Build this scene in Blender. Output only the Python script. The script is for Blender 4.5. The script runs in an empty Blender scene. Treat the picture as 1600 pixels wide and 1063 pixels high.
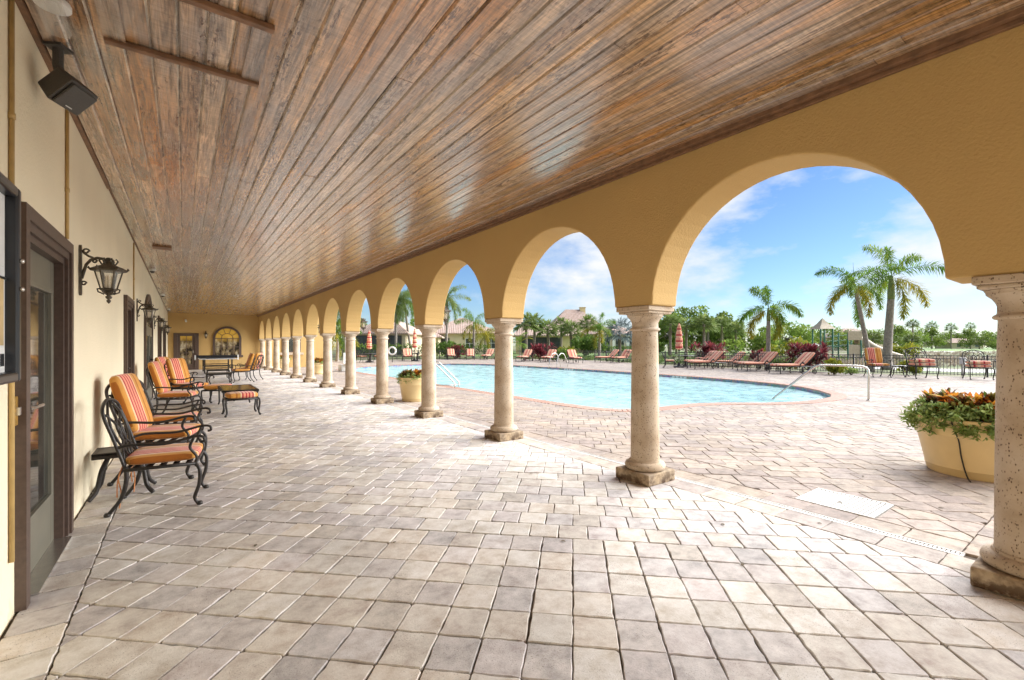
import bpy, bmesh, math, random
from mathutils import Vector, Matrix
from mathutils.geometry import tessellate_polygon
R = math.radians; PI = math.pi
SC = bpy.context.scene
COL = SC.collection
rnd = random.Random(7)

# ------------------------------------------------------------------ camera
YAW = math.atan(513 / 711)
cs, sn = math.cos(YAW), math.sin(YAW)
EYE = 1.4
cam = bpy.data.cameras.new('camera'); camo = bpy.data.objects.new('camera', cam); COL.objects.link(camo)
camo.location = (0, 0, EYE); camo.rotation_euler = (R(90), 0, -YAW)
cam.sensor_width = 36; cam.lens = 16.0; cam.shift_y = 0.0053
cam.clip_start = 0.05; cam.clip_end = 3000
SC.camera = camo

# ------------------------------------------------------------------ world, sun, exposure
SUN_AZ, SUN_EL = R(108), R(25)
w = bpy.data.worlds.new("World"); SC.world = w; w.use_nodes = True
nt = w.node_tree; nt.nodes.clear()
def _n(t, **k):
    n = nt.nodes.new(t)
    for a, b in k.items(): setattr(n, a, b)
    return n
sky = _n('ShaderNodeTexSky', sky_type='NISHITA', sun_disc=False, sun_elevation=SUN_EL, sun_rotation=SUN_AZ,
         altitude=0, air_density=1.0, dust_density=0.15, ozone_density=3.0)
bg = _n('ShaderNodeBackground'); out = _n('ShaderNodeOutputWorld')
tc = _n('ShaderNodeTexCoord'); mp = _n('ShaderNodeMapping'); mp.inputs['Scale'].default_value = (1, 1, 2.4)
mp.inputs['Location'].default_value = (0.35, 0.12, 0.3)
nz = _n('ShaderNodeTexNoise'); nz.inputs['Scale'].default_value = 3.2; nz.inputs['Detail'].default_value = 9; nz.inputs['Roughness'].default_value = 0.58
cr = _n('ShaderNodeValToRGB'); cr.color_ramp.elements[0].position = 0.455; cr.color_ramp.elements[1].position = 0.64
hs = _n('ShaderNodeHueSaturation'); hs.inputs['Saturation'].default_value = 1.03; hs.inputs['Value'].default_value = 0.84
mx = _n('ShaderNodeMix', data_type='RGBA')
mx.inputs['B'].default_value = (5.6, 5.7, 5.8, 1)
L = nt.links.new
L(tc.outputs['Generated'], mp.inputs['Vector']); L(mp.outputs['Vector'], nz.inputs['Vector'])
L(nz.outputs['Fac'], cr.inputs['Fac']); L(sky.outputs['Color'], hs.inputs['Color'])
tint = _n('ShaderNodeMix', data_type='RGBA', blend_type='MULTIPLY'); tint.inputs['Factor'].default_value = 1; tint.inputs['B'].default_value = (0.80, 0.91, 1.10, 1)
L(hs.outputs['Color'], tint.inputs['A']); L(tint.outputs['Result'], mx.inputs['A']); L(cr.outputs['Color'], mx.inputs['Factor'])
L(mx.outputs['Result'], bg.inputs['Color']); L(bg.outputs['Background'], out.inputs['Surface'])
bg.inputs['Strength'].default_value = 0.06

sl = bpy.data.lights.new('sun', 'SUN'); so = bpy.data.objects.new('sun', sl); COL.objects.link(so)
sl.energy = 4.6; sl.angle = R(78); sl.color = (1.0, 0.985, 0.965)
sd = Vector((math.sin(SUN_AZ) * math.cos(SUN_EL), math.cos(SUN_AZ) * math.cos(SUN_EL), math.sin(SUN_EL)))
so.rotation_euler = (-sd).to_track_quat('-Z', 'Y').to_euler()
so.location = (20, 10, 30)

SC.view_settings.view_transform = 'Standard'; SC.view_settings.look = 'None'
SC.view_settings.exposure = 1.55; SC.view_settings.gamma = 1
SC.render.engine = 'CYCLES'
SC.cycles.max_bounces = 10; SC.cycles.diffuse_bounces = 6; SC.cycles.transparent_max_bounces = 12

def at(px, Z, z=0.0):
    """real ground point that stands Z metres in front of the camera plane, seen at photo column px"""
    X = (px - 800) / 711 * Z
    return Vector((cs * X + sn * Z, -sn * X + cs * Z, z))

# ------------------------------------------------------------------ materials
MATS = {}
class NT:
    def __init__(s, name):
        s.m = bpy.data.materials.new(name); s.m.use_nodes = True; s.t = s.m.node_tree
        s.b = s.t.nodes['Principled BSDF']; s.o = s.t.nodes['Material Output']; MATS[name] = s.m
    def n(s, t, **k):
        n = s.t.nodes.new(t)
        for a, b in k.items():
            if a in ('data_type', 'blend_type', 'operation', 'feature', 'distance', 'attribute_name', 'wave_type', 'bands_direction', 'noise_dimensions', 'interpolation_type', 'clamp_factor'): setattr(n, a, b)
            else: n.inputs[a.replace('_', ' ')].default_value = b
        return n
    def l(s, a, b): s.t.links.new(a, b)
    def coord(s, kind='Object', scale=(1, 1, 1)):
        c = s.n('ShaderNodeTexCoord'); m = s.n('ShaderNodeMapping'); m.inputs['Scale'].default_value = scale
        s.l(c.outputs[kind], m.inputs['Vector']); return m.outputs['Vector']
    def noise(s, vec, scale, detail=4, rough=0.55, dist=0.0):
        n = s.n('ShaderNodeTexNoise', Scale=scale, Detail=detail, Roughness=rough, Distortion=dist)
        s.l(vec, n.inputs['Vector']); return n.outputs['Fac']
    def ramp(s, fac, stops, const=False):
        r = s.n('ShaderNodeValToRGB'); e = r.color_ramp.elements
        if const: r.color_ramp.interpolation = 'CONSTANT'
        while len(e) < len(stops): e.new(0.5)
        for i, (p, c) in enumerate(stops):
            e[i].position = p; e[i].color = (c, c, c, 1) if not hasattr(c, '__len__') else (*c, 1)
        s.l(fac, r.inputs['Fac']); return r.outputs['Color']
    def mix(s, f, a, b, blend='MIX'):
        m = s.n('ShaderNodeMix', data_type='RGBA', blend_type=blend)
        for sock, v in (('Factor', f), ('A', a), ('B', b)):
            if isinstance(v, (int, float)): m.inputs[sock].default_value = v
            elif isinstance(v, tuple): m.inputs[sock].default_value = (*v, 1)
            else: s.l(v, m.inputs[sock])
        return m.outputs['Result']
    def bump(s, h, strength=0.3, dist=0.01, prev=None):
        b = s.n('ShaderNodeBump'); b.inputs['Strength'].default_value = strength; b.inputs['Distance'].default_value = dist
        s.l(h, b.inputs['Height'])
        if prev is not None: s.l(prev, b.inputs['Normal'])
        return b.outputs['Normal']
    def fin(s, col=None, rough=None, normal=None, metal=0.0, spec=None):
        if col is not None:
            if isinstance(col, tuple): s.b.inputs['Base Color'].default_value = (*col, 1)
            else: s.l(col, s.b.inputs['Base Color'])
        if rough is not None:
            if isinstance(rough, (int, float)): s.b.inputs['Roughness'].default_value = rough
            else: s.l(rough, s.b.inputs['Roughness'])
        if normal is not None: s.l(normal, s.b.inputs['Normal'])
        s.b.inputs['Metallic'].default_value = metal
        if spec is not None: s.b.inputs['Specular IOR Level'].default_value = spec
        return s.m

def simple(name, col, rough=0.5, metal=0.0, var=0.15, vs=6.0, bumpS=0.0, bs=80.0, spec=None, bd=0.004):
    t = NT(name); v = t.coord()
    f = t.noise(v, vs, 5)
    d = tuple(max(0, c * (1 - var)) for c in col); b = tuple(min(1, c * (1 + var)) for c in col)
    c = t.ramp(f, [(0.3, d), (0.7, b)])
    nrm = t.bump(t.noise(v, bs, 3), bumpS, bd) if bumpS else None
    return t.fin(c, rough, nrm, metal, spec)

def stucco(name, col, stain=(0.30, 0.20, 0.10)):
    t = NT(name); v = t.coord()
    f = t.noise(v, 0.7, 5)
    d = tuple(c * 0.93 for c in col); b = tuple(min(1, c * 1.04) for c in col)
    c = t.ramp(f, [(0.3, d), (0.7, b)])
    # grime with a shape of its own, low splashes only
    sx = t.n('ShaderNodeSeparateXYZ'); t.l(v, sx.inputs['Vector'])
    low = t.ramp(sx.outputs['Z'], [(0.05, 1.0), (0.75, 0.0)])
    g = t.ramp(t.noise(t.coord(scale=(1, 1, 0.5)), 2.6, 6, 0.6), [(0.52, 0.0), (0.68, 0.9)])
    mm = t.mix(1.0, low, g, 'MULTIPLY')
    c = t.mix(mm, c, stain)
    n1 = t.bump(t.noise(v, 55, 4, 0.6), 0.5, 0.010)
    n2 = t.bump(t.noise(v, 2.5, 3), 0.12, 0.03, n1)
    return t.fin(c, 0.85, n2, spec=0.25)
M = {}
M['gold'] = stucco('gold_stucco', (0.55, 0.365, 0.145))
M['cream'] = stucco('lit_gold_stucco', (0.86, 0.765, 0.56))  # same paint as gold, paler: the side wall's bright light put into the colour

# coquina stone of the columns
t = NT('coquina_stone'); v = t.coord()
c = t.ramp(t.noise(v, 3.0, 6, 0.6), [(0.3, (0.38, 0.28, 0.18)), (0.5, (0.51, 0.40, 0.285)), (0.72, (0.60, 0.51, 0.40))])
vv = t.n('ShaderNodeTexVoronoi', Scale=88.0); t.l(t.coord(scale=(1, 1, 0.55)), vv.inputs['Vector'])
pit = t.ramp(vv.outputs['Distance'], [(0.20, 1.0), (0.36, 0.0)])
msk = t.ramp(t.noise(t.coord(scale=(1, 1, 0.5)), 30, 5, 0.7), [(0.46, 0.0), (0.56, 1.0)])
pm = t.mix(1.0, pit, msk, 'MULTIPLY')
c = t.mix(pm, c, (0.10, 0.055, 0.03))
n1 = t.bump(t.noise(v, 120, 3), 0.25, 0.004)
inv = t.n('ShaderNodeMath', operation='SUBTRACT'); inv.inputs[0].default_value = 1.0; t.l(pm, inv.inputs[1])
M['stone'] = t.fin(c, 0.8, t.bump(inv.outputs[0], 0.6, 0.006, n1), spec=0.3)
t = NT('plinth_stone'); v = t.coord()
c = t.ramp(t.noise(v, 4.0, 6, 0.62), [(0.3, (0.33, 0.23, 0.13)), (0.5, (0.50, 0.39, 0.26)), (0.72, (0.58, 0.48, 0.35))])
sx = t.n('ShaderNodeSeparateXYZ'); t.l(v, sx.inputs['Vector'])
low = t.ramp(sx.outputs['Z'], [(0.0, 1.0), (0.12, 0.55)])
g = t.ramp(t.noise(v, 9, 6, 0.65), [(0.38, 0.0), (0.56, 1.0)])
c = t.mix(t.mix(1.0, low, g, 'MULTIPLY'), c, (0.07, 0.035, 0.018))
M['plinth'] = t.fin(c, 0.85, t.bump(t.noise(v, 60, 4), 0.4, 0.006), spec=0.3)

# pavers (colour of each stone comes from an attribute on its faces)
def paver_mat(name, gain):
    t = NT(name); v = t.coord()
    a = t.n('ShaderNodeAttribute', attribute_name='stone')
    f = t.noise(v, 8, 7, 0.72)
    c = t.mix(1.0, a.outputs['Color'], t.ramp(f, [(0.28, 0.28 * gain), (0.5, 0.5 * gain), (0.72, 0.66 * gain)]), 'OVERLAY')
    c = t.mix(t.ramp(t.noise(v, 3.1, 5, 0.7), [(0.54, 0.0), (0.74, 0.28)]), c, (0.38, 0.34, 0.31))
    big = t.ramp(t.noise(v, 0.9, 4), [(0.3, 0.82), (0.7, 1.12)])
    c = t.mix(1.0, c, big, 'MULTIPLY')
    sp = t.ramp(t.noise(v, 160, 2, 0.7), [(0.60, 0.0), (0.68, 1.0)])
    area = t.ramp(t.noise(v, 2.6, 3), [(0.42, 0.0), (0.60, 0.85)])
    c = t.mix(t.mix(1.0, sp, area, 'MULTIPLY'), c, (0.14, 0.11, 0.09))
    n1 = t.bump(t.noise(v, 110, 4, 0.65), 0.35, 0.004)
    n2 = t.bump(t.noise(v, 14, 3), 0.25, 0.006, n1)
    return t.fin(c, 0.78, n2, spec=0.3)
M['paver'] = paver_mat('concrete_paver', 1.0)
M['joint'] = simple('joint_sand', (0.11, 0.085, 0.062), 0.95, vs=12, var=0.4)
M['coping'] = simple('pink_coping_brick', (0.50, 0.29, 0.22), 0.8, vs=8, var=0.2, bumpS=0.3)

# timber ceiling
t = NT('varnished_cedar'); 
a = t.n('ShaderNodeAttribute', attribute_name='stone')
v = t.coord(scale=(1, 0.05, 1)); vr = t.coord()
gr = t.noise(v, 34, 8, 0.6, 1.1)
c = t.mix(1.0, a.outputs['Color'], t.ramp(gr, [(0.36, 0.42), (0.49, 0.92), (0.63, 1.55)]), 'MULTIPLY')
st = t.noise(t.coord(scale=(1, 0.16, 1)), 7, 5, 0.6)
c = t.mix(t.ramp(st, [(0.45, 0.0), (0.62, 0.75)]), c, t.mix(1.0, t.ramp(gr, [(0.36, 0.55), (0.6, 1.15)]), (0.36, 0.31, 0.28), 'MULTIPLY'))
kn = t.noise(t.coord(scale=(1.0, 0.5, 1)), 24, 3, 0.6)
c = t.mix(t.ramp(kn, [(0.66, 0.0), (0.74, 0.8)]), c, (0.07, 0.03, 0.015))
ds = t.ramp(t.noise(t.coord(scale=(1, 0.22, 1)), 46, 5, 0.7, 0.4), [(0.50, 0.0), (0.57, 0.9)])
dm = t.ramp(t.noise(t.coord(scale=(1, 0.05, 1)), 9.5, 4, 0.6), [(0.47, 0.0), (0.60, 1.0)])
c = t.mix(t.mix(1.0, ds, dm, 'MULTIPLY'), c, (0.085, 0.04, 0.02))
wp = t.ramp(t.noise(t.coord(scale=(1, 0.3, 1)), 0.9, 4, 0.6), [(0.46, 0.0), (0.66, 0.45)])
c = t.mix(wp, c, t.mix(1.0, c, (1.25, 0.82, 0.42), 'MULTIPLY'))
sw = t.ramp(t.noise(t.coord(scale=(0.06, 1, 1)), 60, 3, 0.6), [(0.35, 0.80), (0.65, 1.12)])
c = t.mix(1.0, c, sw, 'MULTIPLY')
rr = t.ramp(t.noise(t.coord(scale=(1, 0.06, 1)), 14, 6, 0.65), [(0.36, 0.12), (0.64, 0.36)])
nb = t.bump(gr, 0.45, 0.005)
M['cedar'] = t.fin(c, rr, nb, spec=0.7); t.b.inputs['Coat Weight'].default_value = 1.0; t.b.inputs['Coat Roughness'].default_value = 0.22; t.b.inputs['Coat IOR'].default_value = 1.6
M['batten'] = simple('brown_batten', (0.20, 0.105, 0.055), 0.5, vs=14, var=0.3, bumpS=0.2)

M['bronze'] = simple('brown_frame_paint', (0.085, 0.055, 0.042), 0.42, vs=30, var=0.2, bumpS=0.25, bs=220)
M['olive'] = simple('olive_door_paint', (0.16, 0.15, 0.115), 0.35, vs=4, var=0.08)
M['black_metal'] = simple('dark_cast_aluminium', (0.035, 0.03, 0.027), 0.42, 0.35, vs=40, var=0.3, bumpS=0.2, bs=200)
M['lantern_metal'] = simple('bronzed_lantern_iron', (0.085, 0.07, 0.05), 0.5, 0.4, vs=30, var=0.4, bumpS=0.3, bs=150)
M['steel'] = simple('brushed_steel', (0.62, 0.60, 0.56), 0.25, 0.9, vs=20, var=0.08)
M['white'] = simple('white_plastic', (0.78, 0.78, 0.75), 0.4, vs=5, var=0.05)
M['grate'] = simple('grey_grate_plastic', (0.60, 0.585, 0.55), 0.6, vs=20, var=0.12)
M['drain'] = simple('grey_drain', (0.58, 0.56, 0.52), 0.6, vs=20, var=0.15)
M['speaker'] = simple('charcoal_speaker', (0.075, 0.068, 0.058), 0.6, vs=200, var=0.3, bumpS=0.3, bs=400)
M['brass'] = simple('worn_brass', (0.52, 0.30, 0.06), 0.4, 0.6, vs=60, var=0.5)
M['paper'] = simple('paper_sheet', (0.70, 0.70, 0.68), 0.7, vs=5, var=0.1)
M['paper_tan'] = simple('tan_paper_sheet', (0.55, 0.40, 0.20), 0.7, vs=8, var=0.25)
M['blackframe'] = simple('black_frame', (0.02, 0.022, 0.026), 0.3, vs=8, var=0.2)
M['conduit'] = simple('painted_conduit', (0.50, 0.34, 0.13), 0.5, vs=8, var=0.15)
M['pot'] = simple('yellow_resin_pot', (0.74, 0.57, 0.29), 0.42, vs=3, var=0.06, bumpS=0.1, bs=300)
M['soil'] = simple('potting_soil', (0.05, 0.035, 0.022), 0.95, vs=30, var=0.5, bumpS=0.5, bs=40, bd=0.02)
M['cable'] = simple('black_cable', (0.015, 0.013, 0.012), 0.5)
M['blue_top'] = simple('slate_blue_table', (0.10, 0.13, 0.19), 0.35, vs=4, var=0.08)
M['tableglass'] = simple('bronze_table_glass', (0.10, 0.075, 0.05), 0.08, vs=9, var=0.5, spec=0.8)
M['slate'] = simple('charcoal_table_slate', (0.06, 0.055, 0.05), 0.45, vs=40, var=0.5, bumpS=0.3)
M['trunk'] = simple('grey_palm_trunk', (0.30, 0.255, 0.215), 0.9, vs=9, var=0.3, bumpS=0.5, bs=30, bd=0.02)
M['trunk_dark'] = simple('brown_palm_trunk', (0.27, 0.22, 0.17), 0.9, vs=9, var=0.4, bumpS=0.6, bs=25, bd=0.03)
M['crownshaft'] = simple('green_crownshaft', (0.20, 0.25, 0.08), 0.5, vs=6, var=0.25)
M['fence'] = simple('black_fence_metal', (0.03, 0.03, 0.03), 0.5, 0.2)
M['playgreen'] = simple('play_green_steel', (0.03, 0.17, 0.11), 0.4)
M['playtan'] = simple('play_tan_plastic', (0.50, 0.40, 0.26), 0.5)
M['housewall'] = simple('house_stucco', (0.62, 0.52, 0.36), 0.9, vs=1, var=0.08)
M['housewall2'] = simple('house_yellow_stucco', (0.66, 0.54, 0.28), 0.9, vs=1, var=0.08)
M['houseglass'] = simple('house_dark_screen', (0.04, 0.045, 0.045), 0.3, vs=2, var=0.5)
M['concrete'] = simple('pale_concrete', (0.55, 0.53, 0.48), 0.85, vs=1.2, var=0.12)
M['tie'] = simple('orange_tie_cord', (0.60, 0.25, 0.10), 0.8)
M['rust'] = simple('dark_wicker', (0.10, 0.06, 0.04), 0.7)

t = NT('clay_roof_tile'); v = t.coord()
wv = t.n('ShaderNodeTexWave', wave_type='BANDS', bands_direction='X', Scale=1.1, Distortion=0.6); t.l(v, wv.inputs['Vector'])
c = t.ramp(t.noise(v, 2.2, 5, 0.7), [(0.3, (0.45, 0.29, 0.22)), (0.5, (0.55, 0.39, 0.31)), (0.72, (0.62, 0.49, 0.41))])
c = t.mix(0.35, c, wv.outputs['Color'], 'MULTIPLY')
M['tile'] = t.fin(c, 0.85, t.bump(wv.outputs['Fac'], 0.6, 0.05))

# glass of doors: dark interior behind a reflecting pane
t = NT('door_glass'); v = t.coord()
c = t.ramp(t.noise(v, 3, 4), [(0.35, (0.02, 0.022, 0.02)), (0.65, (0.07, 0.065, 0.05))])
M['glass'] = t.fin(c, 0.04, None, spec=0.9)
t = NT('lit_window_glass'); v = t.coord(scale=(1, 1, 1))
f = t.ramp(t.noise(t.coord(scale=(1, 1, 0.5)), 4.5, 4, 0.6), [(0.44, (0.025, 0.02, 0.015)), (0.56, (0.20, 0.15, 0.08)), (0.72, (0.42, 0.38, 0.28))])
sx = t.n('ShaderNodeSeparateXYZ'); t.l(v, sx.inputs['Vector']); zr = t.n('ShaderNodeMapRange'); zr.inputs['From Min'].default_value = 1.55; zr.inputs['From Max'].default_value = 1.95; t.l(sx.outputs['Z'], zr.inputs['Value'])
f = t.mix(zr.outputs['Result'], f, (0.50, 0.30, 0.05))
t.fin(f, 0.12, None, spec=0.6)
t.l(f, t.b.inputs['Emission Color']); t.b.inputs['Emission Strength'].default_value = 0.10
M['litglass'] = t.m
t = NT('lantern_glass'); t.fin((0.75, 0.74, 0.68), 0.15)
tr = t.n('ShaderNodeBsdfTransparent'); ms = t.n('ShaderNodeMixShader'); ms.inputs[0].default_value = 0.22
t.l(tr.outputs[0], ms.inputs[1]); t.l(t.b.outputs[0], ms.inputs[2]); t.l(ms.outputs[0], t.o.inputs['Surface'])
M['lglass'] = t.m
M['candle'] = simple('candle_sleeve', (0.70, 0.58, 0.40), 0.6)

# striped cushion fabric: stripes along the local X of each cushion
def stripes(name, stops, k, axis='X'):
    t = NT(name); c0 = t.n('ShaderNodeTexCoord'); sx = t.n('ShaderNodeSeparateXYZ'); t.l(c0.outputs['Object'], sx.inputs['Vector'])
    m = t.n('ShaderNodeMath', operation='MULTIPLY_ADD'); m.inputs[1].default_value = k; m.inputs[2].default_value = 10.35
    t.l(sx.outputs[axis], m.inputs[0]); fr = t.n('ShaderNodeMath', operation='FRACT'); t.l(m.outputs[0], fr.inputs[0])
    c = t.ramp(fr.outputs[0], stops, True)
    v = t.coord(); c = t.mix(1.0, c, t.ramp(t.noise(v, 5, 4), [(0.3, 0.85), (0.7, 1.1)]), 'MULTIPLY')
    n = t.bump(t.noise(v, 14, 3), 0.25, 0.02, t.bump(t.noise(v, 500, 2), 0.2, 0.002))
    t.b.inputs['Sheen Weight'].default_value = 0.2
    return t.fin(c, 0.9, n, spec=0.2)
SAL, RED, GOLD, ORG, CRM = (0.78, 0.33, 0.21), (0.47, 0.03, 0.045), (0.62, 0.29, 0.06), (0.40, 0.13, 0.02), (0.78, 0.56, 0.34)
M['stripe'] = stripes('striped_cushion', [(0, GOLD), (0.10, ORG), (0.16, GOLD), (0.26, CRM), (0.31, RED), (0.365, SAL), (0.44, RED), (0.485, SAL), (0.55, RED), (0.595, SAL), (0.67, RED), (0.725, CRM), (0.78, GOLD), (0.88, ORG), (0.93, GOLD)], 2.0)
M['stripe_red'] = stripes('red_striped_cushion', [(0, SAL), (0.16, RED), (0.24, SAL), (0.40, CRM), (0.56, SAL), (0.66, RED), (0.76, CRM), (0.88, SAL)], 2.0)
M['umbrella'] = stripes('banded_umbrella_cloth', [(0, SAL), (0.34, CRM), (0.46, SAL), (0.60, RED), (0.82, SAL)], 2.6, 'Z')
M['orange'] = simple('orange_cushion', (0.55, 0.13, 0.03), 0.9, vs=6, var=0.2)

# water
t = NT('pool_water'); v = t.coord()
wn = t.noise(v, 2.2, 6, 0.6, 0.6)
nb = t.bump(t.noise(v, 9, 4, 0.6), 0.25, 0.02, t.bump(wn, 0.5, 0.05))
gl = t.n('ShaderNodeBsdfGlossy'); gl.inputs['Roughness'].default_value = 0.05; t.l(nb, gl.inputs['Normal'])
tr = t.n('ShaderNodeBsdfTransparent'); tr.inputs['Color'].default_value = (0.82, 0.97, 0.97, 1)
fz = t.n('ShaderNodeFresnel'); fz.inputs['IOR'].default_value = 1.22; t.l(nb, fz.inputs['Normal'])
ms = t.n('ShaderNodeMixShader'); t.l(fz.outputs[0], ms.inputs[0]); t.l(tr.outputs[0], ms.inputs[1]); t.l(gl.outputs[0], ms.inputs[2])
df = t.n('ShaderNodeBsdfDiffuse'); df.inputs['Color'].default_value = (0.58, 0.84, 0.83, 1); t.l(nb, df.inputs['Normal'])
mw = t.n('ShaderNodeMixShader'); t.l(t.ramp(t.noise(v, 2.6, 7, 0.72), [(0.38, 0.22), (0.64, 0.55)]), mw.inputs[0]); t.l(ms.outputs[0], mw.inputs[1]); t.l(df.outputs[0], mw.inputs[2])
t.l(mw.outputs[0], t.o.inputs['Surface']); M['water'] = t.m
t = NT('pool_plaster'); v = t.coord()
ca = t.n('ShaderNodeTexVoronoi', Scale=3.2, feature='SMOOTH_F1'); 
dv = t.mix(0.25, v, t.n('ShaderNodeTexNoise', Scale=3.0).outputs['Color'])
t.l(dv, ca.inputs['Vector'])
c = t.ramp(ca.outputs['Distance'], [(0.15, (0.62, 0.86, 0.87)), (0.75, (0.78, 0.93, 0.93))])
M['plaster'] = t.fin(c, 0.7)
t = NT('blue_waterline_tile'); v = t.coord()
br = t.n('ShaderNodeTexVoronoi', Scale=7.0); t.l(v, br.inputs['Vector'])
c = t.mix(0.5, br.outputs['Color'], (0.10, 0.16, 0.26)); c = t.mix(0.6, c, (0.16, 0.20, 0.27))
M['bluetile'] = t.fin(c, 0.2)

# ground beyond the deck
t = NT('mulch_and_grass'); v = t.coord()
c = t.ramp(t.noise(v, 0.10, 6, 0.62), [(0.36, (0.20, 0.15, 0.11)), (0.50, (0.17, 0.17, 0.07)), (0.62, (0.12, 0.19, 0.05))])
c = t.mix(0.5, c, t.ramp(t.noise(v, 6, 5, 0.7), [(0.3, 0.25), (0.7, 0.75)]), 'OVERLAY')
M['ground'] = t.fin(c, 0.95)
t = NT('fairway_grass'); v = t.coord()
c = t.ramp(t.noise(v, 0.05, 4), [(0.35, (0.13, 0.22, 0.05)), (0.65, (0.20, 0.30, 0.07))])
M['fairway'] = t.fin(c, 0.95)

def leaf(name, dark, mid, light, sc=1.6, trans=0.4):
    t = NT(name); v = t.coord()
    a = t.n('ShaderNodeAttribute', attribute_name='stone')
    c = t.ramp(a.outputs['Fac'], [(0.0, dark), (0.5, mid), (1.0, light)])
    f = t.ramp(t.noise(v, sc, 3), [(0.3, 0.75), (0.7, 1.25)])
    c = t.mix(1.0, c, f, 'MULTIPLY')
    t.fin(c, 0.6, spec=0.15)
    tl = t.n('ShaderNodeBsdfTranslucent'); t.l(c, tl.inputs['Color'])
    ms = t.n('ShaderNodeMixShader'); ms.inputs[0].default_value = trans
    t.l(t.b.outputs[0], ms.inputs[1]); t.l(tl.outputs[0], ms.inputs[2]); t.l(ms.outputs[0], t.o.inputs['Surface'])
    return t.m
M['palm'] = leaf('palm_leaf', (0.08, 0.16, 0.02), (0.15, 0.27, 0.04), (0.32, 0.36, 0.05))
M['palm_y'] = leaf('yellowing_palm_leaf', (0.18, 0.20, 0.02), (0.30, 0.28, 0.035), (0.44, 0.35, 0.04))
M['sabal'] = leaf('sabal_leaf', (0.10, 0.155, 0.035), (0.19, 0.26, 0.07), (0.33, 0.37, 0.12))
M['silver'] = leaf('silver_palm_leaf', (0.16, 0.20, 0.20), (0.26, 0.31, 0.31), (0.36, 0.40, 0.40))
M['oak'] = leaf('dense_tree_leaf', (0.065, 0.10, 0.02), (0.13, 0.19, 0.032), (0.26, 0.30, 0.06), 0.5)
M['oak2'] = leaf('bright_tree_leaf', (0.10, 0.16, 0.025), (0.18, 0.27, 0.045), (0.32, 0.38, 0.08), 0.5)
M['shrub'] = leaf('shrub_leaf', (0.06, 0.11, 0.02), (0.11, 0.19, 0.035), (0.22, 0.30, 0.06))
M['lime'] = leaf('lime_shrub_leaf', (0.12, 0.18, 0.02), (0.26, 0.28, 0.03), (0.45, 0.38, 0.04))
M['cordy'] = leaf('red_cordyline_leaf', (0.08, 0.015, 0.022), (0.23, 0.045, 0.055), (0.42, 0.10, 0.10))
M['croton_o'] = leaf('orange_croton_leaf', (0.22, 0.025, 0.015), (0.58, 0.19, 0.025), (0.74, 0.46, 0.06), 9)
M['croton_d'] = leaf('dark_croton_leaf', (0.05, 0.08, 0.015), (0.13, 0.04, 0.025), (0.22, 0.26, 0.04), 9)
M['herb'] = leaf('grey_green_herb_leaf', (0.13, 0.20, 0.05), (0.26, 0.36, 0.10), (0.44, 0.52, 0.20), 9)
M['muhly'] = leaf('dry_grass_blade', (0.20, 0.17, 0.10), (0.30, 0.24, 0.17), (0.38, 0.30, 0.25), 1)
M['stem'] = simple('plant_stem', (0.14, 0.11, 0.07), 0.9)

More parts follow.
